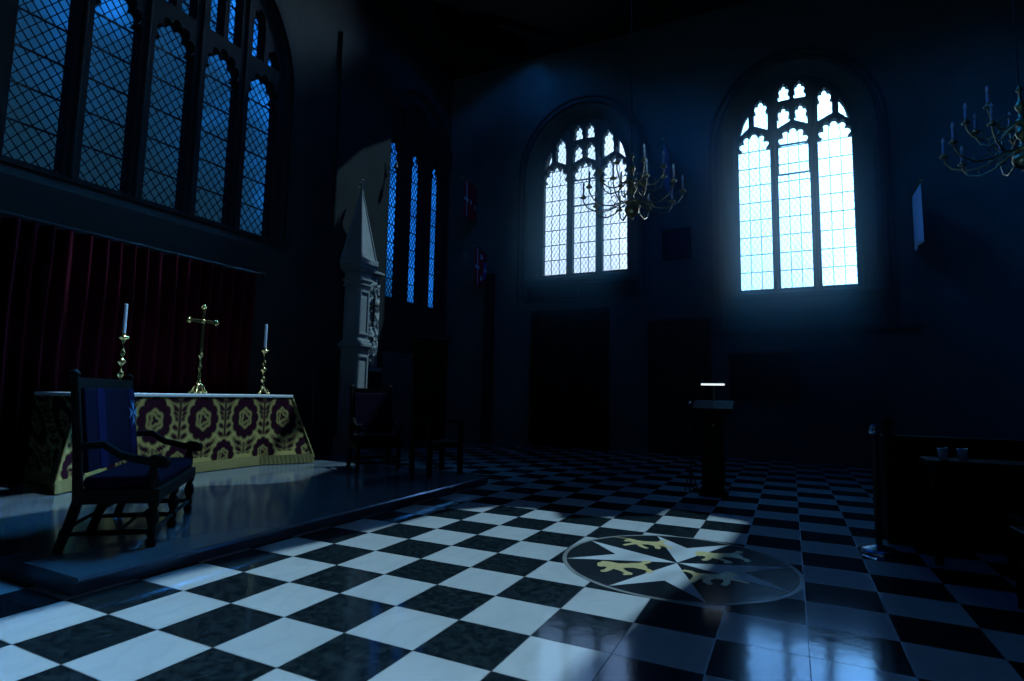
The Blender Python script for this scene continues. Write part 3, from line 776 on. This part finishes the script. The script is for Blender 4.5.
def armchair(name, label, W, emblem=True, posts_brass=False, legs=2):
    """local +X is the front; origin on the ground under the middle"""
    r = thing(name, label, 'chair')
    D = .44; h = .31; hw = W / 2
    ys = [(-hw + W * k / (legs - 1)) for k in range(legs)]
    for y in ys:
        m = MB(1); turned_leg(m, D / 2, y, h); m.build('front_leg', 'oak', r)
        m = MB(1); m.tube([(-D / 2 - .09, y, .0), (-D / 2 - .04, y, .16), (-D / 2, y, h + .02)], [.03, .032, .034], 8); m.build('rear_leg', 'oak', r)
    m = MB(1)
    m.tube([(D / 2, -hw, .1), (D / 2, hw, .1)], .015, 8); m.tube([(-D / 2 - .08, -hw, .13), (-D / 2 - .08, hw, .13)], .013, 8)
    for y in ys:
        m.tube([(D / 2, y, .1), (.1, y, .105), (-D / 2 - .09, y, .11)], [.014, .022, .013], 8)
    for y0, y1 in zip(ys, ys[1:]): m.tube([(.02, y0, .105), (.06, (y0 + y1) / 2, .16), (.02, y1, .105)], .013, 8)
    m.build('stretcher', 'oak', r)
    m = MB(1); m.box(-D / 2 - .02, D / 2 + .035, -hw - .035, hw + .035, h - .01, h + .08); m.build('seat_rail', 'oak', r, .01)
    m = MB(1); m.box(-D / 2 + .01, D / 2 + .02, -hw, hw, h + .08, h + .17); m.build('seat', 'upholstery', r, .035)
    m = MB(1)
    for s in (-1, 1): m.tube([(-D / 2, s * hw, h), (-D / 2 - .03, s * hw, .7), (-D / 2 - .08, s * hw, 1.14)], [.034, .03, .028], 8); m.ball((-D / 2 - .085, s * hw, 1.16), .035)
    m.beam((-D / 2 - .08, -hw, 1.10), (-D / 2 - .08, hw, 1.10), .05, .08)
    m.build('back_frame', 'oak', r)
    bk = MB(1); bk.hexa([(-D / 2 - .03, -hw + .03, .5), (-D / 2 + .04, -hw + .03, .5), (-D / 2 + .04, hw - .03, .5), (-D / 2 - .03, hw - .03, .5)],
                        [(-D / 2 - .10, -hw + .03, 1.07), (-D / 2 - .03, -hw + .03, 1.07), (-D / 2 - .03, hw - .03, 1.07), (-D / 2 - .10, hw - .03, 1.07)])
    bk = bk.build('backrest', 'upholstery', r, .012)
    if emblem:
        xs = lambda z: -D / 2 + .044 - .07 * (z - .5) / .57
        for y in ((-hw + .32), (hw - .14)):
            m = MB(1); w_ = .075
            m.add([(xs(.5), y - w_, .5), (xs(.5), y + w_, .5), (xs(1.07), y + w_, 1.07), (xs(1.07), y - w_, 1.07)], [(0, 1, 2, 3)]); m.build('woven_band', 'band', bk, solid=.003)
        yc, zc = hw - .14, .87
        m = MB(1)
        for q in range(4):
            a = q * pi / 2; R2 = lambda a_, b_: (yc + a_ * cos(a) - b_ * sin(a), zc + a_ * sin(a) + b_ * cos(a))
            m.plate([R2(0, .004), R2(.045, .105), R2(0, .07), R2(-.045, .105)], [], lambda u, v, d_: (xs(v) + .004 + d_, u, v), 0, .004)
        m.build('eight_pointed_cross', 'emblem_blue', bk)
    for s in (-1, 1):
        m = MB(1)
        m.tube([(-D / 2 - .035, s * hw, .68), (-D / 2 + .12, s * hw, .69), (.0, s * hw, .62), (.16, s * hw, .575), (D / 2 - .02, s * hw, .59), (D / 2 + .04, s * hw, .58)], [.022, .026, .026, .028, .032, .03], 8)
        m.lathe([(.034, -.035), (.044, -.02), (.044, .02), (.034, .035)], (D / 2 + .04, s * hw, .565), 12)
        a = m.build('armrest', 'oak', r)
        m = MB(1); m.lathe([(.034, h + .05), (.024, h + .1), (.036, h + .16), (.022, h + .22), (.03, .57)], (D / 2 - .02, s * hw, 0), 10); m.build('arm_post', 'oak', a)
        if posts_brass and s < 0:
            for z in (.64, .50):
                m = MB(1); m.lathe([(.034, z - .008), (.046, z), (.034, z + .008)], (D / 2 + .0, s * hw, 0), 12); m.build('brass_collar', 'steel', a)
    return r
a1 = armchair('armchair', 'wide dark wooden armchair with turned legs and violet bands, in front of the altar', 1.17, legs=3)
a1.location = (-3.12 * T, 3.2 * T, .26 * T); a1.rotation_euler.z = radians(45)
a2 = armchair('armchair', 'small dark wooden armchair beside the foot of the stone pillar', .58, emblem=False, posts_brass=True)
a2.location = (-5.3 * T, 12.5 * T, .26 * T); a2.rotation_euler.z = radians(-35)

th = thing('high_backed_chair', 'tall black panelled chair at the right end of the marble step', 'chair', (-2.75, 12.55, .26), radians(-25))
m = MB(1); m.box(-.26, .26, -.27, .27, .36, .44); m.build('seat', 'oak', th, .01)
m = MB(1); m.box(-.26, -.2, -.27, .27, .44, 1.82)
bp_ = m.build('back_panel', 'oak', th, .006)
m = MB(1); m.plate([(-.23, .55), (.23, .55), (.23, 1.72), (-.23, 1.72)], [[(-.18, .6), (.18, .6), (.18, 1.67), (-.18, 1.67)]], lambda u, v, d_: (-.2 + d_, u, v), 0, .02); m.build('panel_moulding', 'oak', bp_)
m = MB(1); m.box(-.29, -.17, -.31, .31, 1.82, 1.87); m.build('crest_rail', 'oak', th, .012)
for sx in (-1, 1):
    for sy in (-1, 1):
        m = MB(1); m.box(sx * .23 - .03, sx * .23 + .03, sy * .24 - .03, sy * .24 + .03, 0, .37); m.build('leg', 'oak', th, .005)
for s in (-1, 1):
    m = MB(1); m.box(-.22, .26, s * .25 - .03, s * .25 + .03, .68, .73); m.box(.2, .25, s * .25 - .025, s * .25 + .025, .43, .69); m.build('armrest', 'oak', th, .008)

# ------------------------------------------------------------------ lectern with lamp
lc = thing('lectern', 'dark wooden lectern with a lit reading lamp on the chequered floor', 'lectern', (5.75, 14.8, 0), radians(0))
m = MB(1); m.box(-.16, .16, -.15, .15, 0, .07); m.box(-.145, .145, -.12, .12, .07, .11); m.build('plinth', 'oak', lc, .01)
m = MB(1); m.box(-.13, .13, -.09, .09, .11, 1.02); m.box(-.145, .145, -.105, .105, .95, 1.02); m.build('column', 'oak', lc, .01)
m = MB(1); m.hexa([(-.24, -.17, 1.0), (.24, -.17, 1.0), (.24, .17, 1.13), (-.24, .17, 1.13)], [(-.24, -.17, 1.04), (.24, -.17, 1.04), (.24, .17, 1.17), (-.24, .17, 1.17)]); m.beam((-.24, -.165, 1.05), (.24, -.165, 1.05), .02, .04); m.build('sloping_desk', 'oak', lc, .006)
m = MB(1); m.tube([(0, .15, 1.15), (0, .16, 1.28), (0, .1, 1.36), (0, .06, 1.372)], .008, 8); lm = m.build('lamp_arm', 'old_brass', lc)
m = MB(1); m.tube([(-.15, .06, 1.375), (.15, .06, 1.375)], .02, 10); sh = m.build('lamp_shade', 'iron', lm)
m = MB(1); m.tube([(-.14, .035, 1.366), (.14, .035, 1.366)], .012, 10); m.build('lamp_tube', 'tube', lm)
m = MB(1); m.ball((.02, -.11, .86), .02); m.ball((-.02, -.11, .88), .012); m.build('brass_boss', 'brass', lc)
ms = thing('music_stand', 'thin black folding stand with a small bright knob, left of the lectern', 'stand', (5.06, 14.95, 0))
m = MB(1); m.tube([(0, 0, .12), (0, 0, 1.1)], .011, 8); m.build('pole', 'iron', ms)
for k in range(3):
    a = k * 2 * pi / 3 + .5; m = MB(1); m.tube([(0, 0, .3), (.10 * cos(a), .10 * sin(a), .01)], .008, 6); m.build('leg', 'iron', ms)
m = MB(1); m.ball((0, -.02, 1.13), .021); m.build('knob', 'steel', ms)

# ------------------------------------------------------------------ right-hand side: chairs, stand, stanchion
st = thing('barrier_post', 'slim dark barrier post with a polished round base on the floor', 'post', (9.35, 9.75, 0))
m = MB(1); m.lathe([(.15, 0), (.15, .012), (.12, .03), (.04, .05), (.026, .06)], n=28); m.build('base', 'steel', st)
m = MB(1); m.lathe([(.024, .05), (.024, .93)], n=14); m.build('pole', 'iron', st)
m = MB(1); m.lathe([(.026, .92), (.045, .935), (.045, .95), (.03, .965), (.034, .985), (.02, 1.0)], n=14); m.build('top_cap', 'steel', st)

tb = thing('side_table', 'narrow dark side table with two small glasses on it, right of the barrier post', 'table', (11.2, 9.6, 0))
m = MB(); m.box(-1.1, 1.1, -.45, .45, 1.75, 1.85); m.build('tabletop', 'oak', tb, .008)
for sx in (-1, 1):
    for sy in (-1, 1): m = MB(); m.box(sx * 1.0 - .06, sx * 1.0 + .06, sy * .36 - .06, sy * .36 + .06, 0, 1.76); m.build('leg', 'oak', tb, .004)
m = MB(); m.box(-1.0, 1.0, -.36, .36, 1.55, 1.72); m.build('apron', 'oak', tb)
M['tumbler'] = mat('thin grey glass tumbler', (.25, .3, .36), .06, var=.05, spec=1.)
g0 = None
for k, (x, y, lab) in enumerate(((10.36, 9.4, 'small glass tumbler nearest the corner of the dark side table, on the left'), (10.66, 9.45, 'small glass tumbler second from the left end of the dark side table'), (11.85, 9.5, 'small glass tumbler alone toward the right end of the dark side table'))):
    if g0 is None:
        g = thing('tumbler', lab, 'glass', (x, y, 1.85), group='glasses on the side table')
        m = MB(1); m.lathe([(.026, 0), (.03, .02), (.034, .085), (.031, .085), (.027, .02), (.002, .012)], n=16); m.build('glass_wall', 'tumbler', g)
        m = MB(1); m.torus((0, 0, .085), .0325, .003, 'z', 18); m.build('rim', 'steel', g); g0 = g
    else:
        g = copy_tree(g0); g.location = (x * T, y * T, 1.85 * T); g['label'] = lab

def church_chair():
    r = thing('church_chair', '', 'chair', group='wooden chairs at the right side')
    for sx in (-1, 1):
        for sy in (-1, 1):
            m = MB(1)
            if sx < 0: m.tube([(-.2, sy * .2, 0), (-.2, sy * .2, .44)], [.017, .021], 8)
            else: m.tube([(.22, sy * .19, 0), (.2, sy * .19, .45), (.26, sy * .19, .86)], [.018, .021, .017], 8)
            m.build('leg', 'oak', r)
    m = MB(1); m.box(-.23, .22, -.23, .23, .435, .465); m.build('seat', 'oak', r, .01)
    m = MB(1); m.hexa([(.215, -.19, .62), (.235, -.19, .62), (.235, .19, .62), (.215, .19, .62)], [(.235, -.19, .69), (.255, -.19, .69), (.255, .19, .69), (.235, .19, .69)])
    m.hexa([(.24, -.19, .78), (.26, -.19, .78), (.26, .19, .78), (.24, .19, .78)], [(.25, -.2, .87), (.27, -.2, .87), (.27, .2, .87), (.25, .2, .87)])
    m.build('back_rail', 'oak', r, .006)
    m = MB(1)
    for sy in (-1, 1): m.tube([(-.2, sy * .2, .2), (.2, sy * .19, .2)], .01, 6)
    m.tube([(-.2, -.2, .25), (-.2, .2, .25)], .01, 6); m.build('stretcher', 'oak', r)
    return r
ch0 = church_chair()
for k, (x, y, lab) in enumerate(((13.0, 9.0, 'plain dark wooden chair at the far right edge, behind the other chairs'),
                                 (11.55, 8.3, 'plain dark wooden chair just in front of the side table'),
                                 (11.25, 6.7, 'plain dark wooden chair nearest the viewer at the right side'),
                                 (12.9, 7.3, 'plain dark wooden chair at the right edge, beside the nearest chair'))):
    c_ = ch0 if k == 0 else copy_tree(ch0)
    c_.location = (x * T, y * T, 0); c_.rotation_euler.z = radians((4, -3, 2, 6)[k]); c_['label'] = lab

pw = thing('wooden_stall', 'long dark panelled wooden stall behind the side table on the right', 'pew', (11.9, 11.2, 0))
m = MB()
for k in range(4):
    a, b = -2.1 + 1.05 * k + .08, -2.1 + 1.05 * (k + 1) - .08
    m.plate([(a, .4), (b, .4), (b, 1.95), (a, 1.95)], [[(a + .1, .5), (b - .1, .5), (b - .1, 1.85), (a + .1, 1.85)]], lambda u, v, d_: (u, -.52 - d_, v), 0, .06)
bk_ = MB(); bk_.box(-2.1, 2.1, -.52, -.40, 0, 2.1); bk_ = bk_.build('back_panel', 'oak', pw); m.build('panel_moulding', 'oak', bk_)
m = MB(); m.box(-2.15, 2.15, -.60, -.34, 2.1, 2.2); m.build('top_rail', 'oak', pw, .008)
m = MB(); m.box(-2.1, 2.1, -.42, .55, 1.0, 1.1); m.build('seat', 'oak', pw)
for s_ in (-1, 1):
    m = MB(); m.box(s_ * 2.2 - .09, s_ * 2.2 + .09, -.62, .6, 0, 2.2); e_ = m.build('bench_end', 'oak', pw, .01)
    m = MB(); m.lathe([(.10, 2.2), (.13, 2.24), (.06, 2.3), (.12, 2.4), (.09, 2.5), (.02, 2.58)], (s_ * 2.2, -.45, 0), 12); m.build('finial', 'oak', e_)

# ------------------------------------------------------------------ chandeliers
def chandelier(zc):
    """origin = ceiling hook; metres; body hangs so the ball bottom is zc below"""
    r = thing('chandelier', '', 'chandelier', group='brass chandeliers')
    z0 = -zc
    m = MB(1)
    m.lathe([(.004, -.13), (.014, -.115), (.022, -.1), (.012, -.085), (.01, -.07), (.03, -.06)], (0, 0, z0), 12)
    m.lathe([(.004, -.075), (.05, -.065), (.085, -.03), (.098, .01), (.09, .05), (.06, .085), (.035, .1)], (0, 0, z0), 20); m.build('ball', 'old_brass', r)
    m = MB(1); m.lathe([(.035, .1), (.05, .12), (.05, .15), (.028, .17), (.022, .22), (.045, .25), (.06, .29), (.045, .33), (.024, .36), (.05, .39), (.05, .43), (.026, .45), (.02, .52), (.04, .55), (.048, .58), (.03, .62), (.016, .65), (.014, .72), (.03, .74), (.02, .77), (.008, .8)], (0, 0, z0), 16); st_ = m.build('stem', 'old_brass', r)
    m = MB(1)
    m.tube([(0, 0, z0 + .78), (0, 0, -.02)], .006, 6)
    k = 0; z = z0 + .85
    m.build('hanging_rod', 'iron', r)
    for tier, (R_, zr, n, off) in enumerate(((.64, .13, 10, .2), (.44, .41, 8, .59))):
        for q in range(n):
            a = 2 * pi * q / n + off; ca, sa = cos(a), sin(a)
            P = lambda rr, zz: (rr * ca, rr * sa, z0 + zz)
            m = MB(1)
            m.tube([P(.04, zr), P(R_ * .25, zr - .03), P(R_ * .45, zr - .10), P(R_ * .7, zr - .12), P(R_ * .9, zr - .06), P(R_ * .99, zr + .02), P(R_, zr + .08)], [.011, .011, .010, .010, .009, .009, .009], 7)
            m.tube([P(R_ * .45, zr - .10), P(R_ * .35, zr - .02), P(R_ * .42, zr + .04), P(R_ * .5, zr + .0)], .007, 6)
            m.tube([P(R_ * .7, zr - .12), P(R_ * .74, zr - .04), P(R_ * .66, zr - .02)], .006, 6)
            arm = m.build('arm', 'old_brass', r)
            m = MB(1); m.lathe([(.009, .07), (.03, .078), (.042, .09), (.043, .096), (.02, .09), (.018, .12), (.02, .125)], (R_ * ca, R_ * sa, z0 + zr), 14); m.build('drip_pan', 'old_brass', arm)
            m = MB(1); m.lathe([(.0135, .11), (.013, .235), (.008, .24)], (R_ * ca, R_ * sa, z0 + zr), 10); m.build('candle_sleeve', 'wax', arm)
            m = MB(1); m.lathe([(.008, .238), (.015, .255), (.016, .27), (.01, .295), (.002, .312)], (R_ * ca, R_ * sa, z0 + zr), 10); m.build('bulb', 'bulb', arm)
    return r
C1 = (3.48, 14.0, 8.85)
h1 = chandelier((H - C1[2]) * T); h1.location = (C1[0] * T, C1[1] * T, H * T)
h1['label'] = 'brass many-armed chandelier hanging in front of the window over the black doorway'
C2 = (13.2, 14.0, 8.85)
h2 = chandelier((H - C2[2]) * T); h2.location = (C2[0] * T, C2[1] * T, H * T); h2.rotation_euler.z = .12
h2['label'] = 'unlit chandelier hanging in the dark at the far right, partly out of frame'

# ------------------------------------------------------------------ banners on poles from the south wall
def banner(x, y0, y1, z0, z1, label, design):
    L_ = y1 - y0
    r = thing('banner', label, 'banner', (x, YS, z1), group='cloth banners on the far wall')
    o = YS
    m = MB(); m.tube([(0, y0 - o - .1, .06), (0, .05, .06)], .03, 8); m.ball((0, y0 - o - .15, .06), .07); m.build('pole', 'old_brass', r)
    ny, nz = 10, 18
    wav = lambda i, j: .05 * sin(i * .9 + .4) * (j / nz) ** .7
    def patch(u0, u1, v0, v1, off):
        mb = MB(); vs = []; n1, n2 = 8, 12
        for j in range(n2 + 1):
            for i in range(n1 + 1):
                u = u0 + (u1 - u0) * i / n1; v = v0 + (v1 - v0) * j / n2
                vs.append((wav(u * ny, v * nz) + off, y0 - o + L_ * u, -(z1 - z0) * v))
        return mb.add(vs, [(j * (n1 + 1) + i, j * (n1 + 1) + i + 1, (j + 1) * (n1 + 1) + i + 1, (j + 1) * (n1 + 1) + i) for j in range(n2) for i in range(n1)], True)
    base = {'red': 'banner_red', 'pale': 'banner_pale', 'white': 'banner_white'}[design[0]]
    c_ = patch(0, 1, 0, 1, 0).build('cloth', base, r, solid=.004)
    if design[0] == 'red':
        for off in (.014, -.014):
            patch(.16, .24, 0, 1, off).build('white_stripe', 'banner_white', c_)
            patch(.02, .40, .46, .54, off).build('white_stripe', 'banner_white', c_)
        if design[1]:
            patch(.72, 1, .3, .75, .013).build('blue_field', 'banner_blue', c_)
            for u, v in ((.5, .2), (.5, .78), (.82, .52)):
                mb = MB()
                pts = [(u + .10 * cos(a) * (1 + .4 * cos(3 * a)), v + .06 * sin(a) * (1 + .4 * cos(3 * a))) for a in [2 * pi * k / 24 for k in range(24)]]
                mb.plate([(y0 - o + L_ * a, -(z1 - z0) * b) for a, b in pts], [], lambda uu, vv, d_: (.06 + d_, uu, vv), 0, .004); mb.build('white_charge', 'banner_white', c_)
        else:
            for u, v in ((.55, .45), (.8, .55)): patch(u, u + .07, v, v + .12, .014).build('white_charge', 'banner_white', c_)
    return r
banner(-9.9, 25.55, 27.1, 13.85, 16.15, 'upper red banner with a white cross in the far left corner', ('red', 0))
banner(-9.0, 25.55, 27.0, 9.5, 11.75, 'lower red banner with white cross and blue patch, below the other red banner', ('red', 1))
banner(2.3, 25.3, 27.0, 13.8, 16.2, 'pale blue banner seen edge-on beside the brass chandelier', ('pale', 0))
banner(13.1, 25.0, 26.9, 9.7, 12.2, 'whitish banner hanging in the dark right of the brightest window', ('white', 0))

# ------------------------------------------------------------------ sky, sun, haze
Wd = bpy.data.worlds.new('sky'); S.world = Wd; Wd.use_nodes = True
nt = Wd.node_tree; N, L = nt.nodes, nt.links
bg = N['Background']
tc = N.new('ShaderNodeTexCoord'); sx = N.new('ShaderNodeSeparateXYZ'); L.new(tc.outputs['Generated'], sx.inputs[0])
def ramp(v, stops):
    r = N.new('ShaderNodeValToRGB'); L.new(v, r.inputs[0]); e = r.color_ramp.elements
    e[0].position, e[0].color = stops[0][0], (*stops[0][1], 1); e[1].position, e[1].color = stops[-1][0], (*stops[-1][1], 1)
    for p_, c_ in stops[1:-1]: q = e.new(p_); q.color = (*c_, 1)
    return r.outputs[0]
elv = sx.outputs[2]
hor = mth(nt, 'SQRT', mth(nt, 'MAXIMUM', 1e-4, mth(nt, 'SUBTRACT', 1., mth(nt, 'MULTIPLY', elv, elv))))
azn = mth(nt, 'DIVIDE', sx.outputs[1], hor)                      # 1 = due south, level or not
def step(v, a, b):
    n = N.new('ShaderNodeMapRange'); n.interpolation_type = 'SMOOTHSTEP'
    n.inputs[1].default_value = a; n.inputs[2].default_value = b; L.new(v, n.inputs[0])
    return n.outputs[0]
high_sw = mth(nt, 'MULTIPLY', mth(nt, 'SUBTRACT', 1., step(azn, .955, .975)), step(elv, .49, .53))
south = mth(nt, 'MULTIPLY', mth(nt, 'MULTIPLY', step(azn, .86, .90), mth(nt, 'SUBTRACT', 1., step(elv, .78, .86))), mth(nt, 'SUBTRACT', 1., high_sw))
cl = N.new('ShaderNodeTexNoise'); cl.inputs['Scale'].default_value = 5.5; cl.inputs['Detail'].default_value = 5; L.new(tc.outputs['Generated'], cl.inputs['Vector'])
elev = sx.outputs[2]
vs_ = mth(nt, 'MULTIPLY_ADD', mth(nt, 'SUBTRACT', cl.outputs['Fac'], .5), .35, elev)
toward = step(azn, .965, .99)
soc = mixc(nt, toward, ramp(vs_, [(0., (.3, .45, .6)), (.16, (.44, .58, .80)), (.30, (.50, .72, 1.)), (.50, (.40, .66, 1.)), (.62, (.08, .44, 1.))]), ramp(vs_, [(0., (.12, .35, .6)), (.20, (.20, .54, .95)), (.40, (.21, .57, 1.)), (.52, (.18, .55, 1.)), (.62, (.06, .42, 1.))]))
ve = mth(nt, 'MULTIPLY_ADD', mth(nt, 'MAXIMUM', mth(nt, 'SUBTRACT', azn, .56), 0.), 1.1, mth(nt, 'MULTIPLY_ADD', mth(nt, 'SUBTRACT', cl.outputs['Fac'], .5), .30, vs_))
eac = ramp(ve, [(0., (.002, .008, .012)), (.30, (.003, .017, .036)), (.42, (.003, .028, .08)), (.49, (.004, .075, .28)), (.55, (.010, .16, .66)), (.63, (.003, .07, .34)), (.78, (.0, .006, .04))])
az = mth(nt, 'MINIMUM', 2.5, mth(nt, 'MULTIPLY_ADD', sx.outputs[0], 5.6, 2.05))
ecut = mth(nt, 'SUBTRACT', 1., mth(nt, 'MULTIPLY', mth(nt, 'GREATER_THAN', sx.outputs[1], .6), step(elv, .50, .53)))
sg = N.new('ShaderNodeVectorMath'); sg.operation = 'SCALE'; L.new(soc, sg.inputs[0]); L.new(mth(nt, 'MULTIPLY', mth(nt, 'MAXIMUM', az, .5), mth(nt, 'MULTIPLY_ADD', step(elv, .47, .56), 28., 38.)), sg.inputs['Scale'])
eg = N.new('ShaderNodeVectorMath'); eg.operation = 'SCALE'; L.new(eac, eg.inputs[0]); L.new(mth(nt, 'MULTIPLY', mth(nt, 'MULTIPLY', ecut, mth(nt, 'MULTIPLY_ADD', step(sx.outputs[0], -.15, -.4), .72, .28)), 18.), eg.inputs['Scale'])
mx = N.new('ShaderNodeMix'); mx.data_type = 'RGBA'; L.new(south, mx.inputs[0]); L.new(eg.outputs[0], mx.inputs[6]); L.new(sg.outputs[0], mx.inputs[7])
L.new(mx.outputs[2], bg.inputs[0]); bg.inputs[1].default_value = 1.

sd = bpy.data.lights.new('sun', 'SUN'); sd.energy = 2.9; sd.color = (.44, .76, 1.); sd.angle = .012
so = bpy.data.objects.new('sun', sd); COL.objects.link(so); so.rotation_euler = SUN.to_track_quat('Z', 'Y').to_euler(); so.location = (5, 5, 14)

hz, hnt, HN, HL, HB = nodes_of('thin dusty haze')
HN.remove(HB); vsn = HN.new('ShaderNodeVolumeScatter'); vsn.inputs['Density'].default_value = .2; vsn.inputs['Anisotropy'].default_value = .2
vsn.inputs['Color'].default_value = (.8, 1., .95, 1)
def puff(loc, rad, dens):
    tcz = HN.new('ShaderNodeTexCoord'); mpz = HN.new('ShaderNodeMapping'); mpz.vector_type = 'TEXTURE'
    mpz.inputs['Location'].default_value = tuple(c * T for c in loc); mpz.inputs['Scale'].default_value = tuple(c * T for c in rad)
    HL.new(tcz.outputs['Object'], mpz.inputs[0]); lnz = HN.new('ShaderNodeVectorMath'); lnz.operation = 'LENGTH'; HL.new(mpz.outputs[0], lnz.inputs[0])
    q = HN.new('ShaderNodeMapRange'); q.interpolation_type = 'SMOOTHSTEP'
    for k, v in zip((1, 2, 3, 4), (1., .15, 0., dens)): q.inputs[k].default_value = v
    HL.new(lnz.outputs['Value'], q.inputs[0])
    return q.outputs[0]
dz_ = mth(hnt, 'ADD', puff((8.3, 25.4, 8.6), (5.0, 3.4, 10.5), .38), puff((1.5, 25.4, 10.5), (11.0, 3.6, 9.5), .16))
HL.new(dz_, vsn.inputs['Density'])
HL.new(vsn.outputs[0], [n for n in HN if n.type == 'OUTPUT_MATERIAL'][0].inputs['Volume'])
m = MB(); m.box(-8.4, 12.9, 21.8, 26.95, .05, 20.0); hb = m.build('haze', hz)
tag(hb, 'thin blue haze glowing in front of the two bright windows', 'haze', kind='stuff')

# ------------------------------------------------------------------ camera
cam = bpy.data.cameras.new('camera'); co = bpy.data.objects.new('camera', cam); COL.objects.link(co); S.camera = co
yaw, pit, rol, F = -.456644205, .0974976097, .0187366977, 565.743406
f = Vector((sin(yaw) * cos(pit), cos(yaw) * cos(pit), sin(pit))); r0 = Vector((cos(yaw), -sin(yaw), 0)); u0 = r0.cross(f)
rr = r0 * cos(rol) + u0 * sin(rol); uu = u0 * cos(rol) - r0 * sin(rol)
Mx = Matrix((rr, uu, -f)).transposed().to_4x4(); Mx.translation = Vector((7.87926162, -3.51626055, 2.86748260)) * T
co.matrix_world = Mx
cam.sensor_fit = 'HORIZONTAL'; cam.sensor_width = 36; cam.lens = F / 1024 * 36; cam.clip_start = .05; cam.clip_end = 200

vs = S.view_settings
S.display_settings.display_device = 'sRGB'
vs.view_transform = 'Standard'; vs.look = 'None'; vs.exposure = 0.; vs.gamma = 1.; vs.use_curve_mapping = False
S.cycles.use_denoising = True
S.cycles.max_bounces = 8; S.cycles.transparent_max_bounces = 16; S.cycles.sample_clamp_indirect = 4
